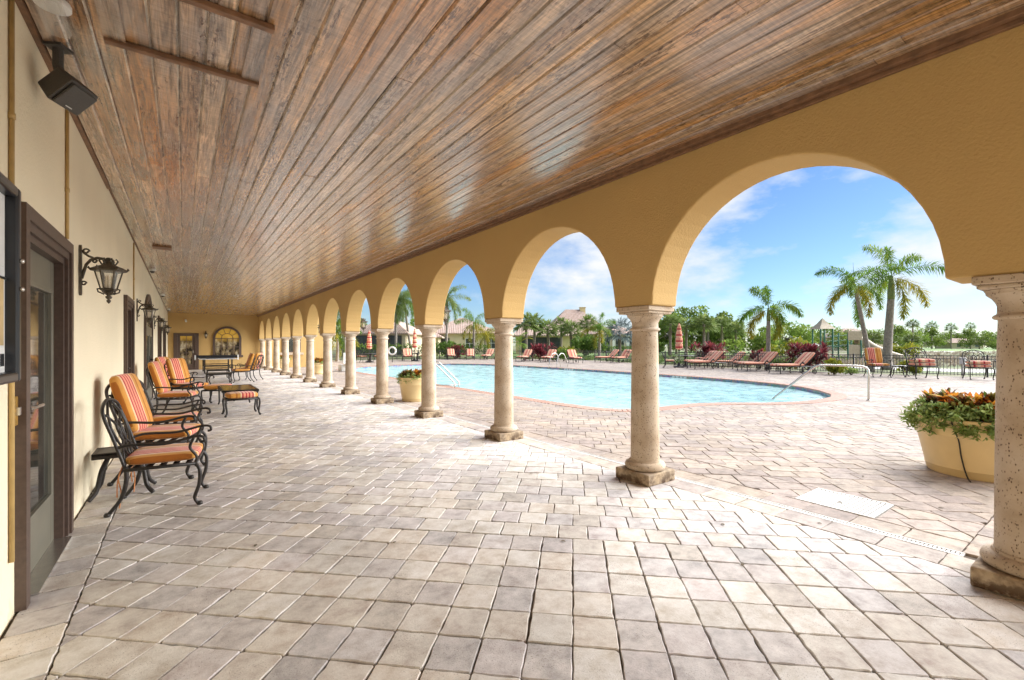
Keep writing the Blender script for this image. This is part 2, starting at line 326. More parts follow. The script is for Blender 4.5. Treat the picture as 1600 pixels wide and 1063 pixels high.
# ------------------------------------------------------------------ mesh building
class MB:
    def __init__(s): s.v = []; s.f = []; s.c = []; s.mi = []; s.col = 0.5; s.m = 0
    def face(s, idx): s.f.append(tuple(idx)); s.c.append(s.col); s.mi.append(s.m)
    def add(s, vs, fs):
        o = len(s.v); s.v.extend(tuple(p) for p in vs)
        for f in fs: s.face([o + i for i in f])
    def box(s, c, d, M4=None):
        x, y, z = d[0] / 2, d[1] / 2, d[2] / 2
        vs = [Vector((c[0] + i * x, c[1] + j * y, c[2] + k * z)) for i in (-1, 1) for j in (-1, 1) for k in (-1, 1)]
        if M4: vs = [M4 @ p for p in vs]
        s.add(vs, [(0, 1, 3, 2), (4, 6, 7, 5), (0, 4, 5, 1), (2, 3, 7, 6), (0, 2, 6, 4), (1, 5, 7, 3)])
    def box2(s, a, b): s.box([(a[i] + b[i]) / 2 for i in range(3)], [abs(b[i] - a[i]) for i in range(3)])
    def bar(s, a, b, wd, hg=None):
        a, b = Vector(a), Vector(b); d = b - a; L_ = d.length
        q = d.to_track_quat('Y', 'Z').to_matrix().to_4x4(); q.translation = (a + b) / 2
        s.box((0, 0, 0), (wd, L_, hg or wd), q)
    def tube(s, pts, r, n=8, cap=True):
        pts = [Vector(p) for p in pts]; rs = r if hasattr(r, '__len__') else [r] * len(pts)
        o = len(s.v); prev = None
        for i, p in enumerate(pts):
            d = (pts[min(i + 1, len(pts) - 1)] - pts[max(i - 1, 0)])
            if d.length < 1e-9: d = Vector((0, 0, 1))
            d.normalize()
            if prev is None:
                u = d.orthogonal().normalized()
            else:
                u = (prev - d * prev.dot(d))
                u = u.normalized() if u.length > 1e-6 else d.orthogonal().normalized()
            prev = u; w_ = d.cross(u)
            for k in range(n):
                a = 2 * PI * k / n; s.v.append(tuple(p + (u * math.cos(a) + w_ * math.sin(a)) * rs[i]))
        for i in range(len(pts) - 1):
            for k in range(n):
                k2 = (k + 1) % n
                s.face((o + i * n + k, o + i * n + k2, o + (i + 1) * n + k2, o + (i + 1) * n + k))
        if cap:
            s.face([o + k for k in reversed(range(n))]); s.face([o + (len(pts) - 1) * n + k for k in range(n)])
    def lathe(s, prof, n=24, c=(0, 0, 0), cap=True, phase=0.0):
        o = len(s.v)
        for r, z in prof:
            for k in range(n):
                a = 2 * PI * k / n + phase; s.v.append((c[0] + r * math.cos(a), c[1] + r * math.sin(a), c[2] + z))
        for i in range(len(prof) - 1):
            for k in range(n):
                k2 = (k + 1) % n
                s.face((o + i * n + k, o + i * n + k2, o + (i + 1) * n + k2, o + (i + 1) * n + k))
        if cap:
            s.face([o + k for k in reversed(range(n))]); s.face([o + (len(prof) - 1) * n + k for k in range(n)])
    def prism(s, poly, z0, z1):
        n = len(poly); s.add([(*p, z0) for p in poly] + [(*p, z1) for p in poly],
            [tuple(reversed(range(n))), tuple(range(n, 2 * n))] + [(i, (i + 1) % n, n + (i + 1) % n, n + i) for i in range(n)])
    def cushion(s, w_, d, t_, mat, nu=10, nv=10, puff=0.35):
        """a soft box-edged pad centred on the matrix origin"""
        def sgnp(c, e): return math.copysign(abs(c) ** e, c)
        o = len(s.v); nr, ns = 9, 32
        for i in range(nr + 1):
            ph = -PI / 2 + PI * i / nr
            cz, rz = sgnp(math.sin(ph), 0.55), abs(math.cos(ph)) ** 0.32
            for k in range(ns):
                a = 2 * PI * k / ns
                x, y = sgnp(math.cos(a), 0.28) * rz, sgnp(math.sin(a), 0.28) * rz
                zz = cz * (1 - puff * 0.5 * (x * x + y * y) * 0.5)
                s.v.append(tuple(mat @ Vector((x * w_ / 2, y * d / 2, zz * t_ / 2))))
        for i in range(nr):
            for k in range(ns):
                k2 = (k + 1) % ns
                s.face((o + i * ns + k, o + i * ns + k2, o + (i + 1) * ns + k2, o + (i + 1) * ns + k))
    def build(s, name, mat, parent=None, smooth=False, bevel=0.0, auto=None):
        me = bpy.data.meshes.new(name); me.from_pydata(s.v, [], s.f)
        mats = mat if isinstance(mat, (list, tuple)) else [mat]
        for m_ in mats: me.materials.append(M[m_] if isinstance(m_, str) else m_)
        if len(mats) > 1: me.polygons.foreach_set('material_index', s.mi)
        at_ = me.attributes.new('stone', 'FLOAT_COLOR', 'FACE')
        buf = []
        for c in s.c:
            if hasattr(c, '__len__'): buf += [c[0], c[1], c[2], 1]
            else: buf += [c, c, c, 1]
        at_.data.foreach_set('color', buf)
        if smooth: me.polygons.foreach_set('use_smooth', [True] * len(me.polygons))
        me.update()
        if auto: me.set_sharp_from_angle(angle=R(auto))
        o = bpy.data.objects.new(name, me); COL.objects.link(o)
        if parent: o.parent = parent
        if bevel:
            b = o.modifiers.new('bevel', 'BEVEL'); b.width = bevel; b.segments = 2; b.limit_method = 'ANGLE'; b.angle_limit = R(40)
        return o

def tag(o, label=None, cat=None, group=None, kind=None):
    if label: o['label'] = label
    if cat: o['category'] = cat
    if group: o['group'] = group
    if kind: o['kind'] = kind
    return o
def thing(name, label, cat, loc=(0, 0, 0), rz=0.0, group=None):
    o = bpy.data.objects.new(name, None); COL.objects.link(o); o.empty_display_size = 0.2
    o.location = loc; o.rotation_euler = (0, 0, rz)
    return tag(o, label, cat, group)
KIDS = {}
def dup(root, loc, rz=0.0, label=None, group=None, scale=None):
    def rec(o, par):
        c = o.copy(); COL.objects.link(c)
        if par: c.parent = par
        for ch in o.children: rec(ch, c)
        return c
    r = rec(root, None); r.location = loc; r.rotation_euler = (0, 0, rz)
    if scale: r.scale = (scale,) * 3
    if label: r['label'] = label
    if group: r['group'] = group
    return r
def struct(o): o['kind'] = 'structure'; return o

# ------------------------------------------------------------------ dimensions of the loggia
XW, XI, XO, XC = -0.72, 3.73, 4.13, 3.93
HC = 3.22; YE = 31.95; SPR = 1.80; RAD = 1.06
PIER = [0.375] + [3.06 + 2.6 * (k - 1) for k in range(1, 13)]
YB = -13.4

# pool outline
POOL = [(7.46, 27.2), (7.42, 22), (7.42, 16), (7.42, 11), (7.43, 8.0), (7.50, 7.2), (7.75, 6.65), (8.3, 6.38), (9.2, 6.38), (10.0, 6.28), (10.7, 5.95), (11.5, 5.35), (12.4, 4.98), (13.4, 4.86),
        (14.2, 4.92), (15.0, 5.18), (16.0, 5.85), (16.9, 6.7), (17.6, 7.8), (18.1, 9.2), (18.5, 11.2), (18.75, 14), (19.0, 18), (19.05, 23), (19.0, 27), (18.4, 29.3), (16.8, 31.2), (14.5, 31.6), (11.5, 31.0), (9.2, 29.7), (8.0, 28.4)]
def offset_poly(P, d):
    out_ = []; n = len(P)
    for i in range(n):
        a, b, c = Vector(P[i - 1]), Vector(P[i]), Vector(P[(i + 1) % n])
        e1, e2 = (b - a).normalized(), (c - b).normalized()
        nn = Vector((e1.y + e2.y, -(e1.x + e2.x)))
        nn.normalize(); k = 1 / max(0.5, nn.dot(Vector((e1.y, -e1.x))))
        out_.append((b.x + nn.x * d * k, b.y + nn.y * d * k))
    return out_
def area(P): return sum(P[i - 1][0] * P[i][1] - P[i][0] * P[i - 1][1] for i in range(len(P))) / 2
if area(POOL) < 0: POOL.reverse()
def inside(p, P):
    r = False; n = len(P); x, y = p
    for i in range(n):
        (x1, y1), (x2, y2) = P[i - 1], P[i]
        if (y1 > y) != (y2 > y) and x < (x2 - x1) * (y - y1) / (y2 - y1) + x1: r = not r
    return r
def clip(poly, hp):
    for (nx, ny, d) in hp:              # keep nx*x+ny*y<=d
        o_ = []
        for i in range(len(poly)):
            p, q = poly[i - 1], poly[i]
            fp, fq = nx * p[0] + ny * p[1] - d, nx * q[0] + ny * q[1] - d
            if (fp <= 0) != (fq <= 0):
                t_ = fp / (fp - fq); o_.append((p[0] + (q[0] - p[0]) * t_, p[1] + (q[1] - p[1]) * t_))
            if fq <= 0: o_.append(q)
        poly = o_
        if len(poly) < 3: return None
    return poly
FENCE = [(32.5, -14), (30.2, -1), (28.7, 4.0), (27.3, 8.5), (26.9, 13), (27.3, 18), (29.3, 24), (31.2, 30), (28.5, 36), (23, 41), (15, 43.5), (8.2, 44.5)]
DECK = [(XO - 0.2, -14)] + [(p[0] - 0.05, p[1]) for p in FENCE] + [(8.0, 44.5), (8.0, 32.0), (XO - 0.2, 32.0)]

# ------------------------------------------------------------------ ground, joints, pavers
def sheet(name, outer, hole, z, mat):
    polys = [[Vector((*p, 0)) for p in outer]] + ([[Vector((*p, 0)) for p in hole]] if hole else [])
    tris = tessellate_polygon(polys); pts = [p for q in polys for p in q]
    b = MB()
    b.v = [(p.x, p.y, z) for p in pts]
    for t_ in tris:
        a, c, d = (pts[i] for i in t_)
        if (c - a).cross(d - a).z < 0: t_ = (t_[0], t_[2], t_[1])
        b.face(t_)
    return struct(b.build(name, mat))
POOLH = offset_poly(POOL, 0.02)
sheet('ground', [(-900, -900), (900, -900), (900, 900), (-900, 900)], POOLH, -0.034, 'ground')
sheet('paver_bedding', [(-0.72, -14)] + DECK[1:] + [(-0.72, 32)], POOLH, -0.016, 'joint')

PAL = [tuple(v_ * f_ for v_, f_ in zip(c_, (1.10, 1.135, 1.20))) for c_ in [(0.52, 0.46, 0.385), (0.49, 0.43, 0.36), (0.50, 0.445, 0.395), (0.49, 0.435, 0.385), (0.55, 0.495, 0.42), (0.48, 0.425, 0.385), (0.545, 0.475, 0.39), (0.465, 0.42, 0.38), (0.57, 0.515, 0.44)]]
TONE = [(1, 1, 1)]
def paver(b, poly, gap, detail=True):
    n = len(poly); cx = sum(p[0] for p in poly) / n; cy = sum(p[1] for p in poly) / n
    if abs(area(poly)) < 0.002: return
    if area(poly) < 0: poly = poly[::-1]
    dz = rnd.gauss(0, 0.0011); tx, ty = rnd.gauss(0, 0.006), rnd.gauss(0, 0.006)
    def ins(g):
        q = []
        for i in range(n):
            p = poly[i]; a = poly[i - 1]; c = poly[(i + 1) % n]
            e1 = Vector((p[0] - a[0], p[1] - a[1])); e2 = Vector((c[0] - p[0], c[1] - p[1]))
            if e1.length < 1e-5 or e2.length < 1e-5: q.append(p); continue
            e1.normalize(); e2.normalize(); nn = Vector((-e1.y - e2.y, e1.x + e2.x))
            if nn.length < 1e-5: q.append(p); continue
            nn.normalize(); k = min(2.0, 1 / max(0.3, nn.dot(Vector((-e1.y, e1.x)))))
            q.append((p[0] + nn.x * g * k, p[1] + nn.y * g * k))
        return q
    base = rnd.choice(PAL); g = rnd.gauss(1, 0.055); b.col = tuple(min(0.75, c * g * t_) for c, t_ in zip(base, TONE[0]))
    z = lambda p: dz + tx * (p[0] - cx) + ty * (p[1] - cy)
    o1 = [(p[0] + rnd.gauss(0, .0017), p[1] + rnd.gauss(0, .0017)) for p in ins(gap)]
    if detail:
        def rough(P, jit, cut):
            q = []
            for i in range(len(P)):
                a, p, c = Vector(P[i - 1]), Vector(P[i]), Vector(P[(i + 1) % len(P)])
                la, lc = (a - p).length, (c - p).length
                k = cut * rnd.choice((.5, .8, 1, 1, 1.3, 2.4))
                q.append(p + (a - p) * min(.4, k / max(la, 1e-4))); q.append(p + (c - p) * min(.4, k / max(lc, 1e-4)))
                m_ = 4 if lc > .12 else (2 if lc > .05 else 0); nn = Vector((-(c - p).y, (c - p).x)).normalized() if lc > 1e-4 else Vector((0, 0))
                for e in range(1, m_ + 1): q.append(p.lerp(c, (e) / (m_ + 1)) + nn * (rnd.gauss(.0008, jit)))
            return [tuple(v_) for v_ in q]
        o1 = rough(o1, .0019, .006); n = len(o1); cc = Vector((cx, cy)); i1 = []
        for p in o1:
            d_ = cc - Vector(p); i1.append(tuple(Vector(p) + d_.normalized() * rnd.uniform(.003, .006)))
        vs = [(*p, z(p)) for p in i1] + [(*p, z(p) - 0.0045) for p in o1] + [(*p, -0.018) for p in o1]
        fs = [tuple(range(n))] + [(n + i, n + (i + 1) % n, (i + 1) % n, i) for i in range(n)] + [(2 * n + i, 2 * n + (i + 1) % n, n + (i + 1) % n, n + i) for i in range(n)]
    else:
        vs = [(*p, z(p)) for p in o1] + [(*p, -0.018) for p in o1]
        fs = [tuple(range(n))] + [(n + i, n + (i + 1) % n, (i + 1) % n, i) for i in range(n)]
    b.add(vs, fs)
def lay(b, ang, S, hp, bbox, keep=None, stagger=None, T=None, org=(0, 0), gap=0.0026):
    """grid of stones turned by ang, clipped by half planes"""
    ca, sa = math.cos(ang), math.sin(ang); T = T or S
    x0, y0, x1, y1 = bbox
    cor = [((x - org[0]) * ca + (y - org[1]) * sa, -(x - org[0]) * sa + (y - org[1]) * ca) for x in (x0, x1) for y in (y0, y1)]
    u0, u1 = min(c[0] for c in cor), max(c[0] for c in cor); v0, v1 = min(c[1] for c in cor), max(c[1] for c in cor)
    drift = 0.0
    for j in range(math.floor(v0 / T), math.ceil(v1 / T)):
        off = stagger(j) if stagger else 0.0
        i0 = math.floor(u0 / S) - 1
        u = i0 * S + off
        while u < u1:
            wd = S
            q = [(u, j * T), (u + wd, j * T), (u + wd, j * T + T), (u, j * T + T)]
            poly = [(org[0] + p[0] * ca - p[1] * sa, org[1] + p[0] * sa + p[1] * ca) for p in q]
            u += wd
            cx = sum(p[0] for p in poly) / 4; cy = sum(p[1] for p in poly) / 4
            if cx < x0 - .3 or cx > x1 + .3 or cy < y0 - .3 or cy > y1 + .3: continue
            poly = clip(poly, hp)
            if not poly: continue
            if keep and not keep((sum(p[0] for p in poly) / len(poly), sum(p[1] for p in poly) / len(poly))): continue
            paver(b, poly, gap, math.hypot(cx, cy) < 13)
A0 = R(90) - R(43.4)           # direction that runs away from the camera
XA, XB, XD1, XD2, XD3 = -0.47, 3.93, 4.185, 4.275, 4.52
b = MB()
def stg(j):
    r_ = random.Random(j * 7 + 3).random()
    return 0.0 if r_ < 0.55 else (0.11 if r_ < 0.85 else 0.055)
lay(b, A0 - R(90), 0.215, [(-1, 0, -XA), (1, 0, XB), (0, 1, YE), (0, -1, 13.4)], (XA, -13.4, XB, YE), stagger=lambda j: 0.0 if j < 13 else stg(j), T=0.238)
lay(b, 0, 0.30, [(-1, 0, 0.712), (1, 0, XA + .005), (0, 1, YE), (0, -1, 13.4)], (-0.712, -13.4, XA, YE), T=0.228, org=(XA + .005, 0), gap=0.0075)
TONE[0] = (0.84, 0.79, 0.74)
lay(b, R(90), 0.335, [(-1, 0, -XB), (1, 0, XD1), (0, 1, YE), (0, -1, 13.4)], (XB, -13.4, XD1, YE), T=0.255, org=(XD1, 0.1))
pav = struct(b.build('pavement', 'paver'))
TONE[0] = (0.71, 0.64, 0.585)
b = MB()
POOL15 = offset_poly(POOL, 0.16)
BBP = (min(p[0] for p in POOL) - .3, min(p[1] for p in POOL) - .3, max(p[0] for p in POOL) + .3, max(p[1] for p in POOL) + .3)
def keepdeck(p):
    if BBP[0] < p[0] < BBP[2] and BBP[1] < p[1] < BBP[3] and inside(p, POOL15): return False
    if 4.52 < p[0] < 5.05 and 1.27 < p[1] < 1.88: return False
    return inside(p, DECK)
lay(b, R(90), 0.335, [(-1, 0, -XD2), (1, 0, XD3), (0, 1, YE), (0, -1, -0.72)], (XD2, 0.72, XD3, YE), T=0.245, org=(XD3, 0.03))
GR = (4.53, 1.27, 5.06, 1.87)
for hp in ([(-1, 0, -XD3), (1, 0, GR[0] + .004)], [(-1, 0, -GR[0]), (1, 0, GR[2]), (0, 1, GR[1])], [(-1, 0, -GR[0]), (1, 0, GR[2]), (0, -1, -GR[3])], [(-1, 0, -GR[2]), (1, 0, 31)]):
    hp = hp + ([(0, -1, -0.72)] if not any(q[1] == -1 for q in hp) else []) + ([(0, 1, 44.6)] if not any(q[1] == 1 for q in hp) else [])
    xs0 = -[q for q in hp if q[0] == -1][0][2]; xs1 = [q for q in hp if q[0] == 1][0][2]
    lay(b, A0 - R(90), 0.30, hp, (xs0, 0.7, xs1, 44.6), keep=keepdeck, stagger=lambda j: (0.0, 0.0, 0.10, 0.10, 0.2)[(j * j * 3 + j) % 5], T=0.226)
lay(b, 0, 0.245, [(-1, 0, -XD2), (0, 1, 0.72), (0, -1, 13.9)], (XD2, -13.9, 32, 0.72), keep=keepdeck, T=0.33, org=(XD2, 0.72))
struct(b.build('pool_deck', 'paver'))

# pool basin, water, coping
b = MB(); n = len(POOL)
for i in range(n):
    p, q = POOL[i], POOL[(i + 1) % n]
    b.m = 0; b.add([(*p, 0.0), (*q, 0.0), (*q, -0.30), (*p, -0.30)], [(0, 1, 2, 3)])
    b.m = 1; b.add([(*p, -0.30), (*q, -0.30), (*q, -1.0), (*p, -1.0)], [(0, 1, 2, 3)])
b.m = 1
for t_ in tessellate_polygon([[Vector((*p, 0)) for p in POOL]]):
    b.add([(*POOL[i], -1.0) for i in t_], [(0, 1, 2)])
# entry steps: rings stepping down from the rounded right-hand corner
for k, z in enumerate((-0.28, -0.48, -0.68, -0.88)):
    c = (15.9, 5.6); r_ = 1.5 + 0.42 * k
    ring = [(c[0] + r_ * math.cos(a), c[1] + r_ * math.sin(a)) for a in [2 * PI * j / 40 for j in range(40)]]
    pin = [(p if inside(p, POOL) else None) for p in ring]
    ctr = Vector(c)
    q = []
    for p in ring:
        s_ = 1.0
        while s_ > 0.1 and not inside((c[0] + (p[0] - c[0]) * s_, c[1] + (p[1] - c[1]) * s_), POOL): s_ -= 0.05
        q.append((c[0] + (p[0] - c[0]) * s_, c[1] + (p[1] - c[1]) * s_))
    b.prism(q, z - 0.4, z)
struct(b.build('pool_basin', ['bluetile', 'plaster']))
sheet('water', POOL, None, -0.11, 'water')
b = MB(); P1 = offset_poly(POOL, -0.025); P2 = offset_poly(POOL, 0.33)
for i in range(n):
    p, q, p2, q2 = [Vector(v_) for v_ in (P1[i], P1[(i + 1) % n], P2[i], P2[(i + 1) % n])]
    k = max(1, round((q2 - p2).length / 0.14))
    for j in range(k):
        s0, s1 = j / k + 0.012, (j + 1) / k - 0.012
        qd = [p.lerp(q, s0), p.lerp(q, s1), p2.lerp(q2, s1), p2.lerp(q2, s0)]
        g = rnd.gauss(1, .1); b.col = (0.5 * g, .3 * g, .24 * g); b.prism([tuple(v_) for v_ in qd][::-1], -0.035, 0.009)
struct(b.build('pool_coping', 'coping', bevel=0.006))
# white depth marker tiles on the waterline
b = MB()
for (px, py) in ((1072, 588), (895, 578.5), (810, 573.5), (582, 576)):
    best = min(range(n), key=lambda i: (lambda d: (d - at(px, 711 * 1.45 / (py - 540)).to_2d()).length)(Vector(((POOL[i][0] + POOL[(i + 1) % n][0]) / 2, (POOL[i][1] + POOL[(i + 1) % n][1]) / 2))))
    p, q = Vector(POOL[best]), Vector(POOL[(best + 1) % n]); d = (q - p).normalized(); nn = Vector((-d.y, d.x)); m_ = (p + q) / 2
    for j in range(4):
        a = m_ + d * (j - 2) * 0.22 + nn * 0.006; c = a + d * 0.16
        b.add([(a.x, a.y, -0.015), (c.x, c.y, -0.015), (c.x, c.y, -0.105), (a.x, a.y, -0.105)], [(0, 1, 2, 3)])
struct(b.build('pool_marker_tiles', 'white'))

# path and fairway beyond the fence
def ribbon(name, pts, wd, z, mat):
    b = MB(); pts = [Vector(p) for p in pts]; o = []
    for i, p in enumerate(pts):
        d = (pts[min(i + 1, len(pts) - 1)] - pts[max(i - 1, 0)]).normalized(); nn = Vector((-d.y, d.x)) * wd / 2
        o += [(p.x + nn.x, p.y + nn.y, z), (p.x - nn.x, p.y - nn.y, z)]
    b.add(o, [(2 * i + 1, 2 * i + 3, 2 * i + 2, 2 * i) for i in range(len(pts) - 1)])
    return struct(b.build(name, mat))
ribbon('path', [at(1750, 24).to_2d(), at(1600, 24.5).to_2d(), at(1500, 25.5).to_2d(), at(1420, 27.5).to_2d(), at(1330, 31).to_2d()], 4.0, -0.012, 'concrete')
ribbon('cart_path', [at(1700, 92).to_2d(), at(1560, 96).to_2d(), at(1470, 104).to_2d(), at(1400, 118).to_2d(), at(1380, 140).to_2d()], 9.0, -0.010, 'concrete')
sheet('fairway', [at(1360, 118).to_2d(), at(1700, 105).to_2d(), at(1900, 300).to_2d(), at(1250, 330).to_2d(), at(1340, 170).to_2d()], None, -0.022, 'fairway')
sheet('lawn', [at(560, 66).to_2d(), at(800, 58).to_2d(), at(1020, 62).to_2d(), at(1250, 62).to_2d(), at(1250, 110).to_2d(), at(560, 110).to_2d()], None, -0.018, 'fairway')

# ------------------------------------------------------------------ the clubhouse: side wall, end wall, ceiling, doors, windows
club = thing('clubhouse', 'gold stucco clubhouse walls, brightly lit side wall coloured cream, with brown doors under the plank ceiling', 'building', (0, 0, 0))
b = MB(); y_ = YB - 0.3
for (d0, d1, dt) in ((3.55, 4.65, 2.08), (8.89, 9.96, 2.07), (19.7, 21.8, 2.34), (24.4, 27.1, 2.34), (YE + .3, YE + .3, 0)):
    b.box2((XW - 0.3, y_, -0.05), (XW, d0, HC + 0.2))
    if dt: b.box2((XW - 0.3, d0, dt), (XW, d1, HC + 0.2))
    y_ = d1
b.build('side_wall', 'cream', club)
b = MB(); b.box2((XW - 0.34, YB - 0.3, -0.05), (XW - 0.301, YE + .3, HC + .2)); b.build('wall_backing', 'bronze', club)
b = MB(); b.box2((XW, YE, -0.05), (7.8, YE + 0.35, HC + 1.0)); b.build('end_wall', 'gold', club)
b = MB(); b.box2((XW, YB - 0.3, -0.05), (XO, YB, HC + 0.2)); b.build('rear_wall', 'gold', club)
b = MB(); b.box2((7.45, YE + 0.35, -0.05), (7.8, YE + 14, HC + 1.0)); b.build('wing_wall', 'gold', club)
# roof slab with eaves over everything
b = MB(); b.box2((XW - 0.4, YB - 0.4, HC + 0.06), (XO + 0.03, YE - 0.003, HC + 0.5)); b.build('roof_slab', 'tile', club)
b = MB()
b.add([(XO + .55, YB - .5, HC + .42), (XO + .55, YE - .01, HC + .42), (-3.5, YE - .01, HC + 2.2), (-3.5, YB - .5, HC + 2.2), (XO + .55, YB - .5, HC + .52), (XO + .55, YE - .01, HC + .52), (-3.5, YE - .01, HC + 2.3), (-3.5, YB - .5, HC + 2.3)],
      [(3, 2, 1, 0), (4, 5, 6, 7), (0, 1, 5, 4), (1, 2, 6, 5), (2, 3, 7, 6), (3, 0, 4, 7)])
b.add([(XW, YE - .1, HC + .9), (8.3, YE - .5, HC + .9), (8.3, YE + 15, HC + .9), (XW, YE + 15, HC + .9), (3.5, YE + 5, HC + 3.2), (3.5, YE + 12, HC + 3.2)],
      [(3, 2, 1, 0), (0, 1, 4), (1, 2, 5, 4), (2, 3, 5), (3, 0, 4, 5)])
b.build('roof', 'tile', club)
# plank ceiling: real boards with chamfered edges
b = MB(); NP = 33; PW = (XI - XW - 0.06) / NP
cols = [(0.27, 0.165, 0.085), (0.29, 0.20, 0.13), (0.32, 0.22, 0.13), (0.30, 0.235, 0.18), (0.29, 0.165, 0.07), (0.26, 0.195, 0.145), (0.33, 0.26, 0.20), (0.30, 0.22, 0.16)]
for i in range(NP):
    xa, xb = XW + 0.03 + i * PW + 0.0004, XW + 0.03 + (i + 1) * PW - 0.0004
    y = YB - rnd.random() * 3
    while y < YE:
        y2 = min(y + rnd.choice([2.4, 3.0, 3.6, 4.2, 4.8]), YE)
        dz = rnd.gauss(0, 0.0012); g = rnd.gauss(1, 0.13); b.col = tuple(c * g * f_ for c, f_ in zip(rnd.choice(cols), (1.50, 1.37, 1.20)))
        z0, ch = HC + dz, 0.011
        ya, yb = y + 0.0015, y2 - 0.0015
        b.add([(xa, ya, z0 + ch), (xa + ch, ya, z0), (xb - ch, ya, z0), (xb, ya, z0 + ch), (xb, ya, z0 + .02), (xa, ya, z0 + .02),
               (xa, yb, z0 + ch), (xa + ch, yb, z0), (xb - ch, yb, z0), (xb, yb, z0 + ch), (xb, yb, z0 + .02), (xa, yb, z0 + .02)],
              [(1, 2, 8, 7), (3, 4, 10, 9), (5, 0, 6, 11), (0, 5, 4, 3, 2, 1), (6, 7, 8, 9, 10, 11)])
        b.col = tuple(c * .8 for c in b.col); o_ = len(b.v) - 12; b.face([o_ + q for q in (0, 1, 7, 6)]); b.col = (0.60, 0.50, 0.38); b.face([o_ + q for q in (2, 3, 9, 8)])  # groove light painted in: pool-facing chamfers pale, wall-facing ones darker
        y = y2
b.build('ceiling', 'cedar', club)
b = MB(); b.box2((XW, YB, HC + .021), (XI, YE, HC + .05)); b.build('ceiling_backing', 'batten', club)
b = MB(); b.box2((XI - .075, YB, HC - .035), (XI - .002, YE - .002, HC + .02)); b.box2((XI - .035, YB, HC - .065), (XI - .002, YE - .002, HC - .0355)); b.build('ceiling_trim', 'batten', club, bevel=.004)
b = MB(); b.box2((XW + .001, YB, HC - .012), (XW + .032, 7.0, HC + .02)); b.build('ceiling_trim', 'batten', club)
# access hatch battens
b = MB()
b.box2((-0.38, 3.55, HC - .034), (0.42, 3.595, HC - .003))
ho = b.build('ceiling_hatch', 'batten', club, bevel=.004)
b = MB(); b.box2((-0.40, 2.88, HC - .034), (0.42, 2.925, HC - .003)); b.build('batten', 'batten', ho, bevel=.004)
for x_ in (.315, -.38):
    b = MB(); b.col = (.25, .17, .115); b.box2((x_, 2.926, HC - .016), (x_ + .1, 3.549, HC - .003)); b.build('trim_board', 'cedar', ho)
b = MB(); b.box2((-.46, 10.45, HC - .03), (-.18, 10.75, HC - .003)); b.build('ceiling_vent', 'batten', club)
# conduits
for y in (3.36, 4.72, 10.35):
    b = MB(); b.tube([(XW + .012, y, 0.3 if y < 3.5 else 2.2), (XW + .012, y, HC - .02)], 0.011, 8); b.tube([(XW + .012, y, 2.55), (XW + .012, y, 2.58)], 0.015, 8)
    b.build('conduit', 'conduit', club, True)

